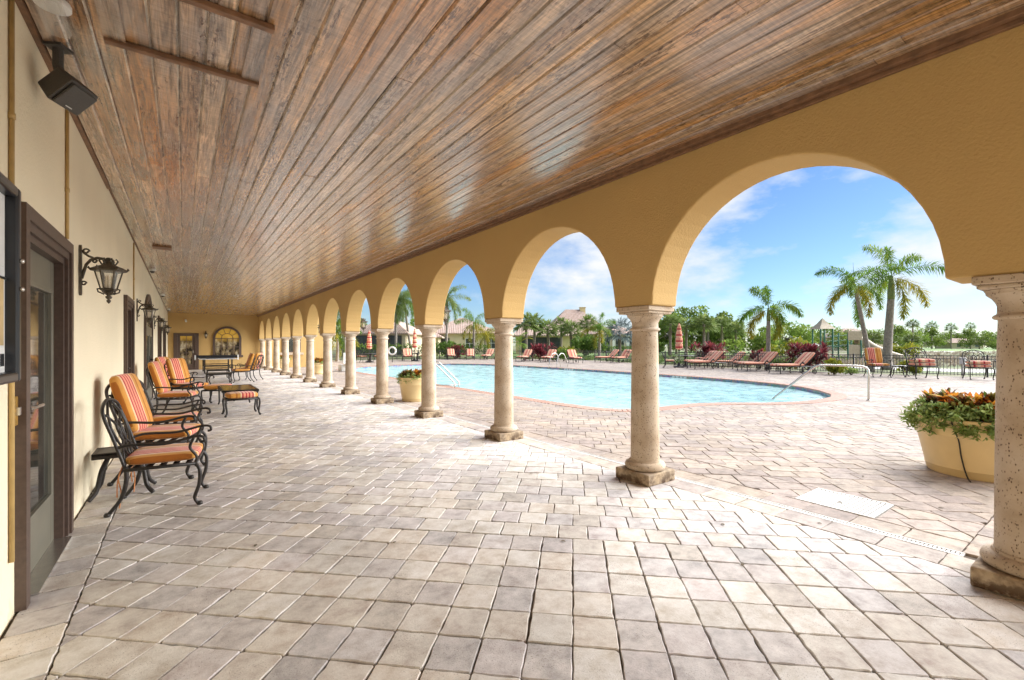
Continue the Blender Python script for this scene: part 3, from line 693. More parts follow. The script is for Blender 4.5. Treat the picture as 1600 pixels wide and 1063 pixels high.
def door(y0, y1, top, arch=False, handle_far=False, leaves=1):
    b = MB(); fw = 0.17; pj = 0.045
    w_ = y1 - y0
    if arch:
        r_ = w_ / 2; sp = top - r_ * 0.55; yc = (y0 + y1) / 2
        pts = [(yc - r_ * math.cos(a), sp + 0.55 * r_ * math.sin(a)) for a in [PI * j / 16 for j in range(17)]]
        inn = [(yc - (r_ - fw) * math.cos(a), sp + (0.55 * r_ - fw) * math.sin(a)) for a in [PI * j / 16 for j in range(17)]]
        po = [(y0, 0.0)] + pts + [(y1, 0.0)]; pi_ = [(y0 + fw, 0.0)] + inn + [(y1 - fw, 0.0)]
    else:
        po = [(y0, 0.0), (y0, top), (y1, top), (y1, 0.0)]; pi_ = [(y0 + fw, 0.0), (y0 + fw, top - fw), (y1 - fw, top - fw), (y1 - fw, 0.0)]
    for k in range(len(po) - 1):
        for (xa, xb, s0, s1) in ((XW - .0, XW + pj, 0, 0.45), (XW - .0, XW + pj * .72, 0.45, 0.75), (XW - (0 if arch else .09), XW + pj * .3, .75, 1.0)):
            l_ = lambda p, q, s: (p[0] + (q[0] - p[0]) * s, p[1] + (q[1] - p[1]) * s)
            A, B, C_, D = l_(po[k], pi_[k], s0), l_(po[k + 1], pi_[k + 1], s0), l_(po[k + 1], pi_[k + 1], s1), l_(po[k], pi_[k], s1)
            vs = [(xa, *p) for p in (A, B, C_, D)] + [(xb, *p) for p in (A, B, C_, D)]
            b.add(vs, [(4, 5, 6, 7), (0, 4, 7, 3), (1, 2, 6, 5), (0, 1, 5, 4), (3, 7, 6, 2)])
    frame_bm = b
    d = bpy.data.objects.new('door', None); COL.objects.link(d); d.parent = club
    frame_bm.build('door_frame', 'bronze', d)
    ya, yb = y0 + fw, y1 - fw; tp = (top - fw) if not arch else top - w_ / 2 * .55
    lw = (yb - ya) / leaves
    if arch:
        b = MB(); poly = [p for p in pi_]
        b.add([(XW + .012, p[0], p[1]) for p in poly[1:-1]], [tuple(range(len(poly) - 2))]); b.build('fanlight', 'glass', d)
    for k in range(leaves):
        a0, a1 = ya + k * lw, ya + (k + 1) * lw; sw = min(0.10, lw * .2)
        x0, x1 = (XW + .002, XW + .022) if arch else (XW - .065, XW - .035)
        b = MB()
        b.box2((x0, a0, .012), (x1, a0 + sw, tp)); b.box2((x0, a1 - sw, .012), (x1, a1, tp))
        b.box2((x0, a0 + sw, .012), (x1, a1 - sw, .34)); b.box2((x0, a0 + sw, tp - .2), (x1, a1 - sw, tp))
        for (g0, g1) in ((a0 + sw, a0 + sw + .03), (a1 - sw - .03, a1 - sw)): b.box2((x1 - .02, g0, .34), (x1 + .012, g1, tp - .2))
        b.box2((x1 - .02, a0 + sw + .03, .34), (x1 + .012, a1 - sw - .03, .37)); b.box2((x1 - .02, a0 + sw + .03, tp - .23), (x1 + .012, a1 - sw - .03, tp - .2))
        lf = b.build('door_leaf', 'olive', d, bevel=.003)
        b = MB(); b.box2((x1 - .018, a0 + sw + .03, .37), (x1 - .008, a1 - sw - .03, tp - .23)); b.build('glass', 'glass', lf)
        hy = a1 - sw * .5 if (handle_far and leaves == 1) or (leaves == 2 and k == 0) else a0 + sw * .5
        b = MB(); b.box2((x1, hy - .03, .96), (x1 + .03, hy + .03, 1.14)); b.tube([(x1 + .05, hy, 1.05), (x1 + .075, hy, 1.05), (x1 + .08, hy + .12, 1.05)], .011, 8); b.tube([(x1, hy, 1.05), (x1 + .06, hy, 1.05)], .016, 8)
        b.build('handle', 'blackframe' if y0 > 8 else 'steel', lf)
    b = MB(); b.box2((XW - .08, ya, 0.0), (XW + .06, yb, .012)); b.build('threshold', 'steel', d)
    return d
door(3.46, 4.74, 2.16); door(8.80, 10.05, 2.15); door(13.0, 15.9, 2.66, arch=True, leaves=2); door(19.6, 21.9, 2.42, leaves=2); door(24.3, 27.2, 2.42, leaves=2)

# end wall door and arched window (facing -y)
yw = YE
d = bpy.data.objects.new('door', None); COL.objects.link(d); d.parent = club
b = MB(); x0, x1, tp = -0.47, 0.71, 2.10
b.box2((x0, yw - .07, 0), (x0 + .2, yw + .0, tp)); b.box2((x1 - .2, yw - .07, 0), (x1, yw, tp)); b.box2((x0 + .2, yw - .068, tp - .17), (x1 - .2, yw, tp)); b.build('door_frame', 'bronze', d, bevel=.008)
b = MB(); b.box2((x0 + .2, yw - .035, .01), (x0 + .31, yw, tp - .17)); b.box2((x1 - .31, yw - .035, .01), (x1 - .2, yw, tp - .17)); b.box2((x0 + .31, yw - .035, .01), (x1 - .31, yw, .3)); lf = b.build('door_leaf', 'bronze', d)
b = MB(); b.box2((x0 + .31, yw - .02, .3), (x1 - .31, yw - .01, tp - .17)); b.build('glass', 'litglass', lf)
b = MB(); [b.box2((x0 + .31, yw - .03, .3 + .33 * k), (x1 - .31, yw - .021, .325 + .33 * k)) for k in range(5)]; b.box2((.11, yw - .0295, .3), (.135, yw - .0215, tp - .17)); b.build('muntins', 'bronze', lf)
b = MB(); b.box2((x1 - .29, yw - .09, .95), (x1 - .25, yw - .035, 1.15)); b.build('handle', 'steel', lf)
def arch_window(cx, wd, sill, top, mat):
    wnd = bpy.data.objects.new('window', None); COL.objects.link(wnd); wnd.parent = club
    r_ = wd / 2; sp = top - r_; fw = .12
    def ringseg(ro, ri, xa, xb, name, m):
        b = MB(); N = 20
        po = [(cx - ro, sill)] + [(cx - ro * math.cos(PI * j / N), sp + ro * math.sin(PI * j / N)) for j in range(N + 1)] + [(cx + ro, sill)]
        pi_ = [(cx - ri, sill)] + [(cx - ri * math.cos(PI * j / N), sp + ri * math.sin(PI * j / N)) for j in range(N + 1)] + [(cx + ri, sill)]
        for k in range(len(po) - 1):
            q = [po[k], po[k + 1], pi_[k + 1], pi_[k]]
            b.add([(p[0], xa, p[1]) for p in q] + [(p[0], xb, p[1]) for p in q], [(4, 7, 6, 5), (0, 4, 5, 1), (3, 2, 6, 7)])
        return b.build(name, m, wnd)
    ringseg(r_, r_ - fw, yw, yw - .08, 'window_frame', 'bronze')
    ri = r_ - fw; N = 20
    b = MB(); pts = [(cx - ri, sill)] + [(cx - ri * math.cos(PI * j / N), sp + ri * math.sin(PI * j / N)) for j in range(N + 1)] + [(cx + ri, sill)]
    b.add([(p[0], yw - .015, p[1]) for p in pts], [tuple(reversed(range(len(pts))))]); b.build('pane', mat, wnd)
    b = MB()
    for z in (sp, sp - (sp - sill) * .5): b.box2((cx - ri, yw - .04, z - .018), (cx + ri, yw - .018, z + .018))
    for a in (36, 72, 108, 144): b.bar((cx - .3 * math.cos(R(a)), yw - .03, sp + .3 * math.sin(R(a))), (cx - ri * math.cos(R(a)), yw - .03, sp + ri * math.sin(R(a))), .025, .02)
    b.tube([(cx - .3 * math.cos(PI * j / 12), yw - .03, sp + .3 * math.sin(PI * j / 12)) for j in range(13)], .014, 6)
    for k in (-1, 0, 1): b.box2((cx + k * ri * .5 - .012, yw - .036, sill), (cx + k * ri * .5 + .012, yw - .02, sp))
    b.build('muntins', 'bronze', wnd)
    b = MB(); b.box2((cx - r_ - .08, yw - .16, sill - .12), (cx + r_ + .08, yw - .001, sill)); b.build('window_sill', 'bronze', wnd, bevel=.01)
arch_window(2.11, 1.45, .82, 2.53, 'litglass')
for cx in (5.6, ):
    wnd = bpy.data.objects.new('window', None); COL.objects.link(wnd); wnd.parent = club
    b = MB(); b.box2((cx - .55, yw - .05, .95), (cx + .55, yw - .001, 2.2)); b.build('window_frame', 'bronze', wnd, bevel=.01)
    b = MB(); b.box2((cx - .47, yw - .06, 1.03), (cx + .47, yw - .051, 2.12)); b.build('pane', 'glass', wnd)
    b = MB(); b.box2((cx - .7, yw - .2, .80), (cx + .7, yw - .001, .95)); b.build('window_sill', 'stone', wnd, bevel=.01)

# ------------------------------------------------------------------ the arcade
arc = thing('arcade', 'gold stucco arcade wall with a row of round arches on stone columns beside the pool', 'arcade', (0, 0, 0))
b = MB(); N = 28; TOP = HC + 0.3
spans = []          # (y0, y1) of openings
for k in range(12):
    a0 = PIER[k] + (0.325 if k == 0 else 0.24); a1 = PIER[k + 1] - 0.24
    spans.append((a0, a1))
spans = [(-0.30 - 2.6 * k - 2.12, -0.30 - 2.6 * k) for k in (4, 3, 2, 1, 0)] + spans  # unseen open bays behind the camera, added to let in more light
ylist = []
def strip(y0, z0, y1, z1):
    o = len(b.v)
    b.v.extend([(XI, y0, z0), (XI, y1, z1), (XI, y1, TOP), (XI, y0, TOP), (XO, y0, z0), (XO, y1, z1), (XO, y1, TOP), (XO, y0, TOP)])
    for f in ((0, 1, 2, 3), (4, 7, 6, 5), (0, 4, 5, 1)): b.face([o + q for q in f])
prev = YB
for (a0, a1) in spans:
    strip(prev, SPR, a0, SPR)
    c_, r_ = (a0 + a1) / 2, (a1 - a0) / 2
    pts = [(c_ - r_ * math.cos(PI * j / N), SPR + r_ * math.sin(PI * j / N)) for j in range(N + 1)]
    for j in range(N): strip(*pts[j], *pts[j + 1])
    prev = a1
strip(prev, SPR, YE, SPR)
bm = bmesh.new(); me_ = bpy.data.meshes.new('tmp'); me_.from_pydata(b.v, [], b.f); bm.from_mesh(me_)
bmesh.ops.remove_doubles(bm, verts=bm.verts, dist=1e-5); bmesh.ops.recalc_face_normals(bm, faces=bm.faces)
aw = bpy.data.meshes.new('arcade_wall'); bm.to_mesh(aw); bm.free(); bpy.data.meshes.remove(me_)
aw.materials.append(M['gold']); awo = bpy.data.objects.new('arcade_wall', aw); COL.objects.link(awo); awo.parent = arc
bv = awo.modifiers.new('bevel', 'BEVEL'); bv.width = 0.016; bv.segments = 3; bv.limit_method = 'ANGLE'; bv.angle_limit = R(50)
b = MB(); b.box2((XI - .035, -0.12, 0), (XI - .001, .12, HC - .07)); b.build('pilaster', 'gold', arc, bevel=.01)

colp = bpy.data.objects.new('column', None); COL.objects.link(colp); colp.parent = arc
b = MB(); b.box((0, 0, .0575), (.43, .43, .115)); b.build('plinth', 'plinth', colp, bevel=.012)
b = MB()
b.lathe([(.178, .115), (.197, .125), (.205, .145), (.205, .16), (.197, .18), (.178, .192), (.160, .197), (.155, .212)], 36); b.build('base', 'stone', colp, True, auto=45)
b = MB()
b.lathe([(.148, .212), (.146, .235), (.144, .6), (.140, 1.0), (.134, 1.4), (.130, 1.545), (.1305, 1.55)], 36); b.build('shaft', 'stone', colp, True, auto=45)
b = MB()
b.lathe([(.132, 1.55), (.150, 1.553), (.154, 1.565), (.150, 1.578), (.134, 1.582), (.133, 1.63), (.140, 1.65), (.155, 1.675), (.176, 1.695), (.180, 1.70), (.180, 1.712), (.192, 1.725)], 36)
b.box((0, 0, 1.7375), (.385, .385, .025)); b.box((0, 0, 1.775), (.42, .42, .05)); cp = b.build('capital', 'stone', colp, True, bevel=.008, auto=40)
colp.location = (XC, PIER[0], 0)
for k in range(1, 13):
    c = colp.copy(); COL.objects.link(c); c.parent = arc; c.location = (XC, PIER[k] if k < 12 else PIER[k] - .0, 0)
    for ch in list(colp.children):
        q = ch.copy(); COL.objects.link(q); q.parent = c

for k in range(4):
    c = colp.copy(); COL.objects.link(c); c.parent = arc; c.location = (XC, -0.30 - 2.6 * k - 2.36, 0)
    for ch in list(colp.children):
        q = ch.copy(); COL.objects.link(q); q.parent = c
# drain channel and grate panel
dr = thing('drain_channel', 'long narrow slotted drain set in the paving beside the columns', 'drain', (4.23, 0.7, 0))
b = MB()
for x in (-.043, .025): b.box2((x, 0, -.014), (x + .018, YE - .8, .001))
b.build('rail', 'drain', dr)
b = MB(); y = 0.0
while y < YE - .8:
    b.box2((-.0245, y, -.012), (.0245, y + .017, -.0015)); y += .023 if y < 9 else .026
b.build('slats', 'drain', dr)
gp = thing('drain_grate', 'pale rectangular slotted grate panel set in the deck beyond the drain', 'grate', ((GR[0] + GR[2]) / 2, (GR[1] + GR[3]) / 2, 0))
gx, gy = (GR[2] - GR[0]) / 2 - .006, (GR[3] - GR[1]) / 2 - .006
b = MB(); b.box2((-gx, -gy, -.014), (-gx + .02, gy, .003)); b.box2((gx - .02, -gy, -.014), (gx, gy, .003)); b.box2((-gx + .02, -gy, -.014), (gx - .02, -gy + .02, .003)); b.box2((-gx + .02, gy - .02, -.014), (gx - .02, gy, .003)); b.build('rim', 'grate', gp)
b = MB(); y = -gy + .024
while y < gy - .035:
    b.box2((-gx + .021, y, -.012), (gx - .021, y + .0245, .001)); y += .033
b.build('slats', 'grate', gp, bevel=.002)

# ------------------------------------------------------------------ wall lanterns
def make_lantern():
    t_ = thing('wall_lantern', 'x', 'lantern')
    b = MB()
    b.add([], [])
    prof = [(.0, -.235), (.022, -.22), (.03, -.16), (.026, -.08), (.032, 0.0), (.026, .08), (.03, .15), (.018, .185), (0, .195)]
    for i in range(len(prof) - 1):
        (w0, z0), (w1, z1) = prof[i], prof[i + 1]
        b.add([(0, -w0, z0), (0, w0, z0), (0, w1, z1), (0, -w1, z1), (.018, -w0 * .8, z0), (.018, w0 * .8, z0), (.018, w1 * .8, z1), (.018, -w1 * .8, z1)], [(4, 5, 6, 7), (0, 4, 7, 3), (1, 2, 6, 5)])
    b.build('backplate', 'lantern_metal', t_)
    b = MB()
    b.tube([(.015, 0, -.09), (.03, 0, -.03), (.045, 0, .03), (.075, 0, .075), (.115, 0, .095), (.16, 0, .09), (.19, 0, .07)], [.013, .012, .011, .011, .012, .012, .012], 8)
    b.tube([(.02, 0, .15), (.035, 0, .125), (.06, 0, .105), (.09, 0, .093)], .009, 8)
    for c, r_ in (((.045, 0, .145), .022), ((.03, 0, -.13), .018), ((.10, 0, .065), .016)):
        b.tube([(c[0] + r_ * math.cos(a) * (1 - a / 14), 0, c[2] + r_ * math.sin(a) * (1 - a / 14)) for a in [k * .5 for k in range(14)]], .007, 6)
    b.build('bracket', 'lantern_metal', t_, True)
    X = .19
    b = MB(); b.lathe([(.012, .105), (.02, .10), (.022, .085), (.012, .08), (.03, .068), (.045, .045), (.05, .04), (.10, .018), (.125, .004), (.128, -.008), (.118, -.016), (.09, -.016)], 6, (X, 0, 0))
    for k in range(6):
        a = 2 * PI * k / 6; ca, sa = math.cos(a), math.sin(a)
        b.tube([(X + .118 * ca, .118 * sa, -.004), (X + .132 * ca, .132 * sa, .008), (X + .128 * ca, .128 * sa, .022)], [.008, .009, .003], 6)
        b.tube([(X + .045 * ca, .045 * sa, .045), (X + .062 * ca, .062 * sa, .075), (X + .05 * ca, .05 * sa, .095), (X + .04 * ca, .04 * sa, .085)], [.007, .007, .005, .003], 6)
    b.build('roof', 'lantern_metal', t_)
    b = MB(); b.lathe([(.09, -.018), (.052, -.165)], 6, (X, 0, 0), cap=False); b.build('glass_panes', 'lglass', t_)
    b = MB()
    for k in range(6):
        a = 2 * PI * k / 6; ca, sa = math.cos(a), math.sin(a)
        b.bar((X + .093 * ca, .093 * sa, -.012), (X + .054 * ca, .054 * sa, -.17), .010, .010)
        b.tube([(X + .054 * ca, .054 * sa, -.165), (X + .074 * ca, .074 * sa, -.172), (X + .07 * ca, .07 * sa, -.195), (X + .03 * ca, .03 * sa, -.215)], [.006, .007, .006, .006], 6)
    b.lathe([(.058, -.163), (.062, -.17), (.058, -.18), (.03, -.19)], 6, (X, 0, 0))
    b.build('cage', 'lantern_metal', t_)
    b = MB(); b.lathe([(.03, -.19), (.034, -.2), (.02, -.215), (.012, -.225), (.024, -.235), (.02, -.25), (.008, -.258), (.016, -.268), (.014, -.28), (.003, -.295)], 12, (X, 0, 0)); b.build('finial', 'lantern_metal', t_, True)
    for k in range(3):
        a = 2 * PI * k / 3 + .5
        b = MB(); b.lathe([(.009, -.16), (.009, -.10), (.006, -.098), (.009, -.085), (.007, -.06), (.001, -.045)], 8, (X + .022 * math.cos(a), .022 * math.sin(a), 0)); b.build('candle', 'candle', t_, True)
    return t_
lan = make_lantern(); lan.location = (XW, 5.28, 2.06)
lan['label'] = 'black scroll bracket wall lantern beside the nearest door, the largest one'; lan['group'] = 'wall lanterns'
for (loc, rz, lb) in (((XW, 11.1, 2.09), 0, 'second wall lantern along the cream wall, between square and arched doors'),
                      ((XW, 17.3, 2.12), 0, 'third wall lantern along the cream wall, beyond the arched door'),
                      ((XW, 23.1, 2.12), 0, 'fourth and farthest wall lantern on the cream side wall'),
                      ((1.05, YE, 2.06), R(-90), 'small wall lantern between door and arched window on the end wall'),
                      ((XO, PIER[3] + .05, 2.10), 0, 'lantern on the pool face of the arcade above the third column'),
                      ((XO, PIER[5] + .05, 2.10), 0, 'lantern on the pool face of the arcade above the fifth column'),
                      ((XO, PIER[7] + .05, 2.10), 0, 'lantern on the pool face of the arcade above the seventh column'),
                      ((XO, PIER[9] + .05, 2.10), 0, 'lantern on the pool face of the arcade above the ninth column')):
    dup(lan, loc, rz, lb)

# notice board, key plate, speaker, lamp, cameras
nb_ = thing('notice_board', 'black framed glazed notice board with papers on the wall before the door', 'notice board', (XW, 2.75, 1.70))
b = MB()
for (a, c) in (((0, -.55, -.48), (.06, -.50, .48)), ((0, .50, -.48), (.06, .55, .48)), ((0, -.50, .43), (.06, .50, .48)), ((0, -.50, -.48), (.06, .50, -.43))): b.box2(a, c)
b.box2((0, -.2, .48), (.05, .2, .53))
b.build('frame', 'blackframe', nb_, bevel=.012)
b = MB(); b.box2((.002, -.5, -.43), (.012, .5, .43)); b.build('backing', 'paper', nb_)
for (y0, z0, y1, z1, m_) in ((.27, .08, .48, .40, 'paper'), (.30, -.30, .47, .02, 'paper_tan'), (.05, -.35, .25, .05, 'paper'), (.02, .1, .24, .38, 'paper_tan'), (.40, -.41, .48, -.31, 'white')):
    b = MB(); b.box2((.0125, y0, z0), (.015, y1, z1)); b.build('paper', m_, nb_)
b = MB(); b.box2((.012, .3, .02), (.02, .5, .03)); [b.box2((.0155, .415 + k * .012, -.40), (.017, .421 + k * .012, -.34)) for k in range(5)]; b.build('markings', 'blackframe', nb_)
for z in (.12, -.02):
    b = MB(); b.lathe([(.012, 0), (.012, .012), (.004, .016)], 10); o = b.build('pin', 'steel', nb_, True); o.rotation_euler = (0, R(90), 0); o.location = (.06, .52, z)
kp = thing('key_plate', 'small worn brass key plate on the wall between notice board and door', 'plate', (XW, 3.40, 1.06))
b = MB(); b.box2((0, -.035, -.075), (.02, .035, .075)); b.build('plate', 'brass', kp, bevel=.004)
b = MB(); b.box2((.02, -.015, -.02), (.035, .015, .02)); b.build('button', 'steel', kp)

sp = thing('wall_speaker', 'charcoal loudspeaker on a bracket high on the wall under the ceiling', 'speaker', (-.58, 3.84, 2.96), R(62)); sp.scale = (.88,) * 3
M4 = Matrix.Rotation(R(48), 4, 'X')
b = MB(); hw, hh, dd = .12, .105, .075
o = [(-hw, -dd, -hh), (hw, -dd, -hh), (hw, -dd, hh), (-hw, -dd, hh), (-hw * .72, dd, -hh * .85), (hw * .72, dd, -hh * .85), (hw * .72, dd, hh * .85), (-hw * .72, dd, hh * .85)]
b.add([M4 @ Vector(p) for p in o], [(0, 1, 2, 3), (7, 6, 5, 4), (0, 4, 5, 1), (1, 5, 6, 2), (2, 6, 7, 3), (3, 7, 4, 0)]); b.build('cabinet', 'speaker', sp, bevel=.012)
b = MB(); b.box((0, -.088, -.005), (.205, .02, .18), M4); b.build('grille', 'speaker', sp, bevel=.008)
b = MB(); b.box((0, -.1, -.07), (.05, .004, .006), M4); b.build('badge', 'white', sp)
b = MB(); b.tube([(0, .03, .05), (0, .05, .16), (0, .05, .285)], .03, 8); b.box((0, .05, .285), (.11, .11, .02)); b.build('bracket', 'speaker', sp)

lf = thing('ceiling_light', 'white glass ceiling light above the wall at the near end', 'light', (-.56, 3.36, HC - .003))
b = MB(); b.lathe([(.07, 0), (.075, -.01), (.075, -.03), (.06, -.035)], 24); b.build('base', 'white', lf, True, auto=40)
b = MB(); b.box2((-.055, -.19, -.115), (.055, .17, -.035)); b.build('lamp_shade', 'lglass', lf, bevel=.03)
for (y, lb) in ((13.7, 'white dome camera under the ceiling edge, nearest of three'), (20.3, 'white dome camera under the ceiling edge, middle of three'), (28.5, 'white dome camera under the ceiling edge, farthest of three')):
    if y < 14:
        cm0 = thing('security_camera', lb, 'camera', (-.60, y, HC - .003), 0, 'ceiling cameras')
        b = MB(); b.lathe([(.06, 0), (.07, -.02), (.07, -.05), (.05, -.06)], 20); b.build('housing', 'white', cm0, True, auto=40)
        b = MB(); b.lathe([(.05, -.06), (.045, -.085), (.025, -.105), (.001, -.11)], 20); b.build('dome', 'speaker', cm0, True)
    else: dup(cm0, (-.60, y, HC - .003), 0, lb)
bc = thing('bullet_camera', 'white bullet camera high on the gold end wall above the door', 'camera', (.09, YE, 2.86))
b = MB(); b.tube([(0, 0, 0), (0, -.08, 0), (0, -.1, -.02)], .025, 10); b.build('mount', 'white', bc)
b = MB(); b.tube([(0, -.06, -.01), (.02, -.24, -.10)], .05, 12); b.build('body', 'white', bc)

# ------------------------------------------------------------------ loggia furniture
def curve(pts, n=6):
    P = [Vector(p) for p in pts]; o = []
    for i in range(len(P) - 1):
        p0, p1, p2, p3 = P[max(i - 1, 0)], P[i], P[i + 1], P[min(i + 2, len(P) - 1)]
        for k in range(n):
            t_ = k / n; o.append(0.5 * ((2 * p1) + (p2 - p0) * t_ + (2 * p0 - 5 * p1 + 4 * p2 - p3) * t_ ** 2 + (3 * p1 - p0 - 3 * p2 + p3) * t_ ** 3))
    o.append(P[-1]); return o
def rot(x=0, y=0, z=0, loc=(0, 0, 0)):
    m = Matrix.Translation(loc) @ Matrix.Rotation(z, 4, 'Z') @ Matrix.Rotation(y, 4, 'Y') @ Matrix.Rotation(x, 4, 'X'); return m
def pad(name, w_, d, t_, mat, parent, loc, rx=0.0, puff=.35):
    b = MB(); b.cushion(w_, d, t_, Matrix.Identity(4), puff=puff); o = b.build(name, mat, parent, True)
    o.location = loc; o.rotation_euler = (rx, 0, 0); return o
def make_chair(back_cushion=True, fabric='stripe', top=1.0, ties=True):
    t_ = thing('patio_armchair', 'x', 'armchair')
    for s in (-1, 1):
        b = MB(); b.tube(curve([(s * .285, .27, .41), (s * .30, .315, .34), (s * .295, .31, .2), (s * .285, .275, .08), (s * .285, .30, .02)]), [.016] * 18 + [.015, .014, .014, .014, .014, .016, .016], 8)
        b.lathe([(.012, 0), (.024, .006), (.026, .02), (.018, .036)], 10, (s * .285, .315, 0)); b.build('leg', 'black_metal', t_, True)
        b = MB(); b.tube(curve([(s * .27, -.24, .43), (s * .275, -.235, .30), (s * .275, -.27, .15), (s * .28, -.35, .03)]), [.018] * 12 + [.016] * 7, 8)
        b.lathe([(.012, 0), (.024, .006), (.026, .02), (.018, .036)], 10, (s * .28, -.365, 0)); b.build('leg', 'black_metal', t_, True)
        b = MB(); b.tube(curve([(s * .275, -.30, .60), (s * .305, -.20, .625), (s * .325, .05, .615), (s * .325, .26, .66), (s * .325, .34, .655), (s * .325, .355, .615), (s * .325, .325, .605)]), .0125, 8)
        b.tube(curve([(s * .315, .27, .65), (s * .305, .24, .56), (s * .295, .29, .47), (s * .288, .28, .40)]), .0125, 8); b.build('armrest', 'black_metal', t_, True)
    b = MB()
    for s in (-1, 1): b.tube([(s * .285, -.25, .40), (s * .29, .28, .40)], .016, 8)
    b.tube([(-.285, .28, .40), (.285, .28, .40)], .017, 8); b.tube([(-.275, -.24, .40), (.275, -.24, .40)], .016, 8)
    for k in range(5): b.box((0, -.18 + .1 * k, .40), (.56, .045, .012))
    b.build('seat_frame', 'black_metal', t_, True)
    lean = lambda z: -.245 - (z - .42) * .30
    b = MB(); zt = top
    b.tube(curve([(-.27, lean(.42), .42), (-.28, lean(.7), .7), (-.275, lean(.9), zt - .12), (-.22, lean(zt - .03), zt - .03), (0, lean(zt + .02), zt + .02), (.22, lean(zt - .03), zt - .03), (.275, lean(.9), zt - .12), (.28, lean(.7), .7), (.27, lean(.42), .42)]), .0145, 8)
    b.build('back_frame', 'black_metal', t_, True)
    b = MB()
    L3 = lambda x, z: (x, lean(z) + .004, z)
    for s in (-1, 1):
        b.tube([L3(s * .02, .44)] + [L3(s * x, z) for x, z in ((.10, .55), (.20, .66), (.24, .78), (.18, .9), (.06, zt))], .011, 6)
        b.tube([L3(s * .24, .46), L3(s * .16, .56), L3(s * .04, .64), L3(s * .02, .74), L3(s * .10, .82), L3(s * .24, zt - .1)], .010, 6)
    b.tube([L3(.075 * math.cos(a), .72 + .11 * math.sin(a)) for a in [2 * PI * k / 16 for k in range(17)]], .011, 6)
    b.tube([L3(0, .42), L3(0, .61)], .010, 6); b.tube([L3(0, .83), L3(0, zt + .01)], .010, 6); b.tube([L3(-.27, .46), L3(.27, .46)], .012, 6)
    b.build('back_lattice', 'black_metal', t_, True)
    pad('seat_cushion', .56, .56, .10, fabric, t_, (0, .02, .468))
    if back_cushion: pad('back_cushion', .55, .62, .12, fabric, t_, (0, lean(.78) + .075, .80), R(90 + 16.7), .3)
    if ties:
        for s in (-1, 1):
            b = MB(); b.tube(curve([(s * .26, -.262, .44), (s * .27, -.29, .33), (s * .255, -.275, .2), (s * .265, -.285, .06)]), .005, 5); b.tube(curve([(s * .26, -.262, .44), (s * .25, -.30, .30), (s * .27, -.30, .16)]), .005, 5); b.build('cushion_tie', 'tie', t_)
    return t_
GC = 'striped patio armchairs along the cream wall'
chA = make_chair(False); chA.location = (-.14, 5.15, 0); chA.rotation_euler = (0, 0, R(-97)); chA.scale = (.92,) * 3; tag(chA, 'front armchair nearest the door, lattice back bare and hanging orange ties', group=GC)
chB = make_chair(True, ties=False); chB.location = (-.17, 6.20, 0); chB.rotation_euler = (0, 0, R(-104)); tag(chB, 'striped high back armchair just behind the bare backed front armchair', group=GC)
dup(chA, (-.10, 7.7, 0), R(-95), 'third armchair along the cream wall, low and without a back cushion, mostly hidden')
dup(chB, (-.10, 10.85, 0), R(-104), 'gold striped armchair beside the first lantern pair, left of the ottoman')
dup(chB, (.12, 13.2, 0), R(-128), 'striped armchair turned towards the camera behind the glass topped table')
dup(chB, (-.16, 15.1, 0), R(-118), 'farthest striped armchair against the cream wall, near the arched door')
dup(chB, (1.80, 20.2, 0), R(95), 'armchair on the column side facing the wall, left of two')
dup(chB, (2.20, 21.2, 0), R(60), 'armchair on the column side seen from behind its lattice back')
# side table
def make_table(w_, d, h_, topmat, name='side_table', splay=.0):
    t_ = thing(name, 'x', 'table')
    b = MB(); b.box((0, 0, h_ - .012), (w_, d, .024)); b.build('tabletop', topmat, t_, bevel=.006)
    b = MB(); fr = .035
    for (a, c) in (((-w_ / 2, -d / 2, h_ - .05), (w_ / 2, -d / 2 + fr, h_ + .004)), ((-w_ / 2, d / 2 - fr, h_ - .05), (w_ / 2, d / 2, h_ + .004)), ((-w_ / 2, -d / 2 + fr, h_ - .05), (-w_ / 2 + fr, d / 2 - fr, h_ + .004)), ((w_ / 2 - fr, -d / 2 + fr, h_ - .05), (w_ / 2, d / 2 - fr, h_ + .004))): b.box2(a, c)
    b.build('rim', 'black_metal', t_, bevel=.006)
    for sx_ in (-1, 1):
        for sy in (-1, 1):
            b = MB(); x, y = sx_ * (w_ / 2 - .03), sy * (d / 2 - .03)
            b.tube(curve([(x * (1 - splay), y * (1 - splay), h_ - .04), (x * (1 - .4 * splay), y * (1 - .4 * splay), h_ * .6), (x * .99, y * .99, h_ * .2), (x * (1.04 + splay * .5), y * (1.04 + splay * .5), .012)]), .018, 8); b.build('leg', 'black_metal', t_, True)
    return t_
st_ = make_table(.42, .34, .42, 'slate', splay=.45); st_.location = (-.46, 5.66, 0); tag(st_, 'small dark side table with splayed legs between the two front armchairs', 'side table')
c1 = make_table(.68, 1.55, .45, 'tableglass', 'coffee_table'); c1.location = (.99, 12.0, 0); tag(c1, 'low glass topped coffee table behind the orange cushioned ottoman', 'coffee table')
c2 = make_table(.78, .8, .40, 'slate', 'coffee_table'); c2.location = (1.03, 19.6, 0); tag(c2, 'dark low table in mid loggia, left of the two column side armchairs', 'coffee table')
dup(c2, (1.15, 22.6, 0), 0, 'dark low table in front of the table tennis table')
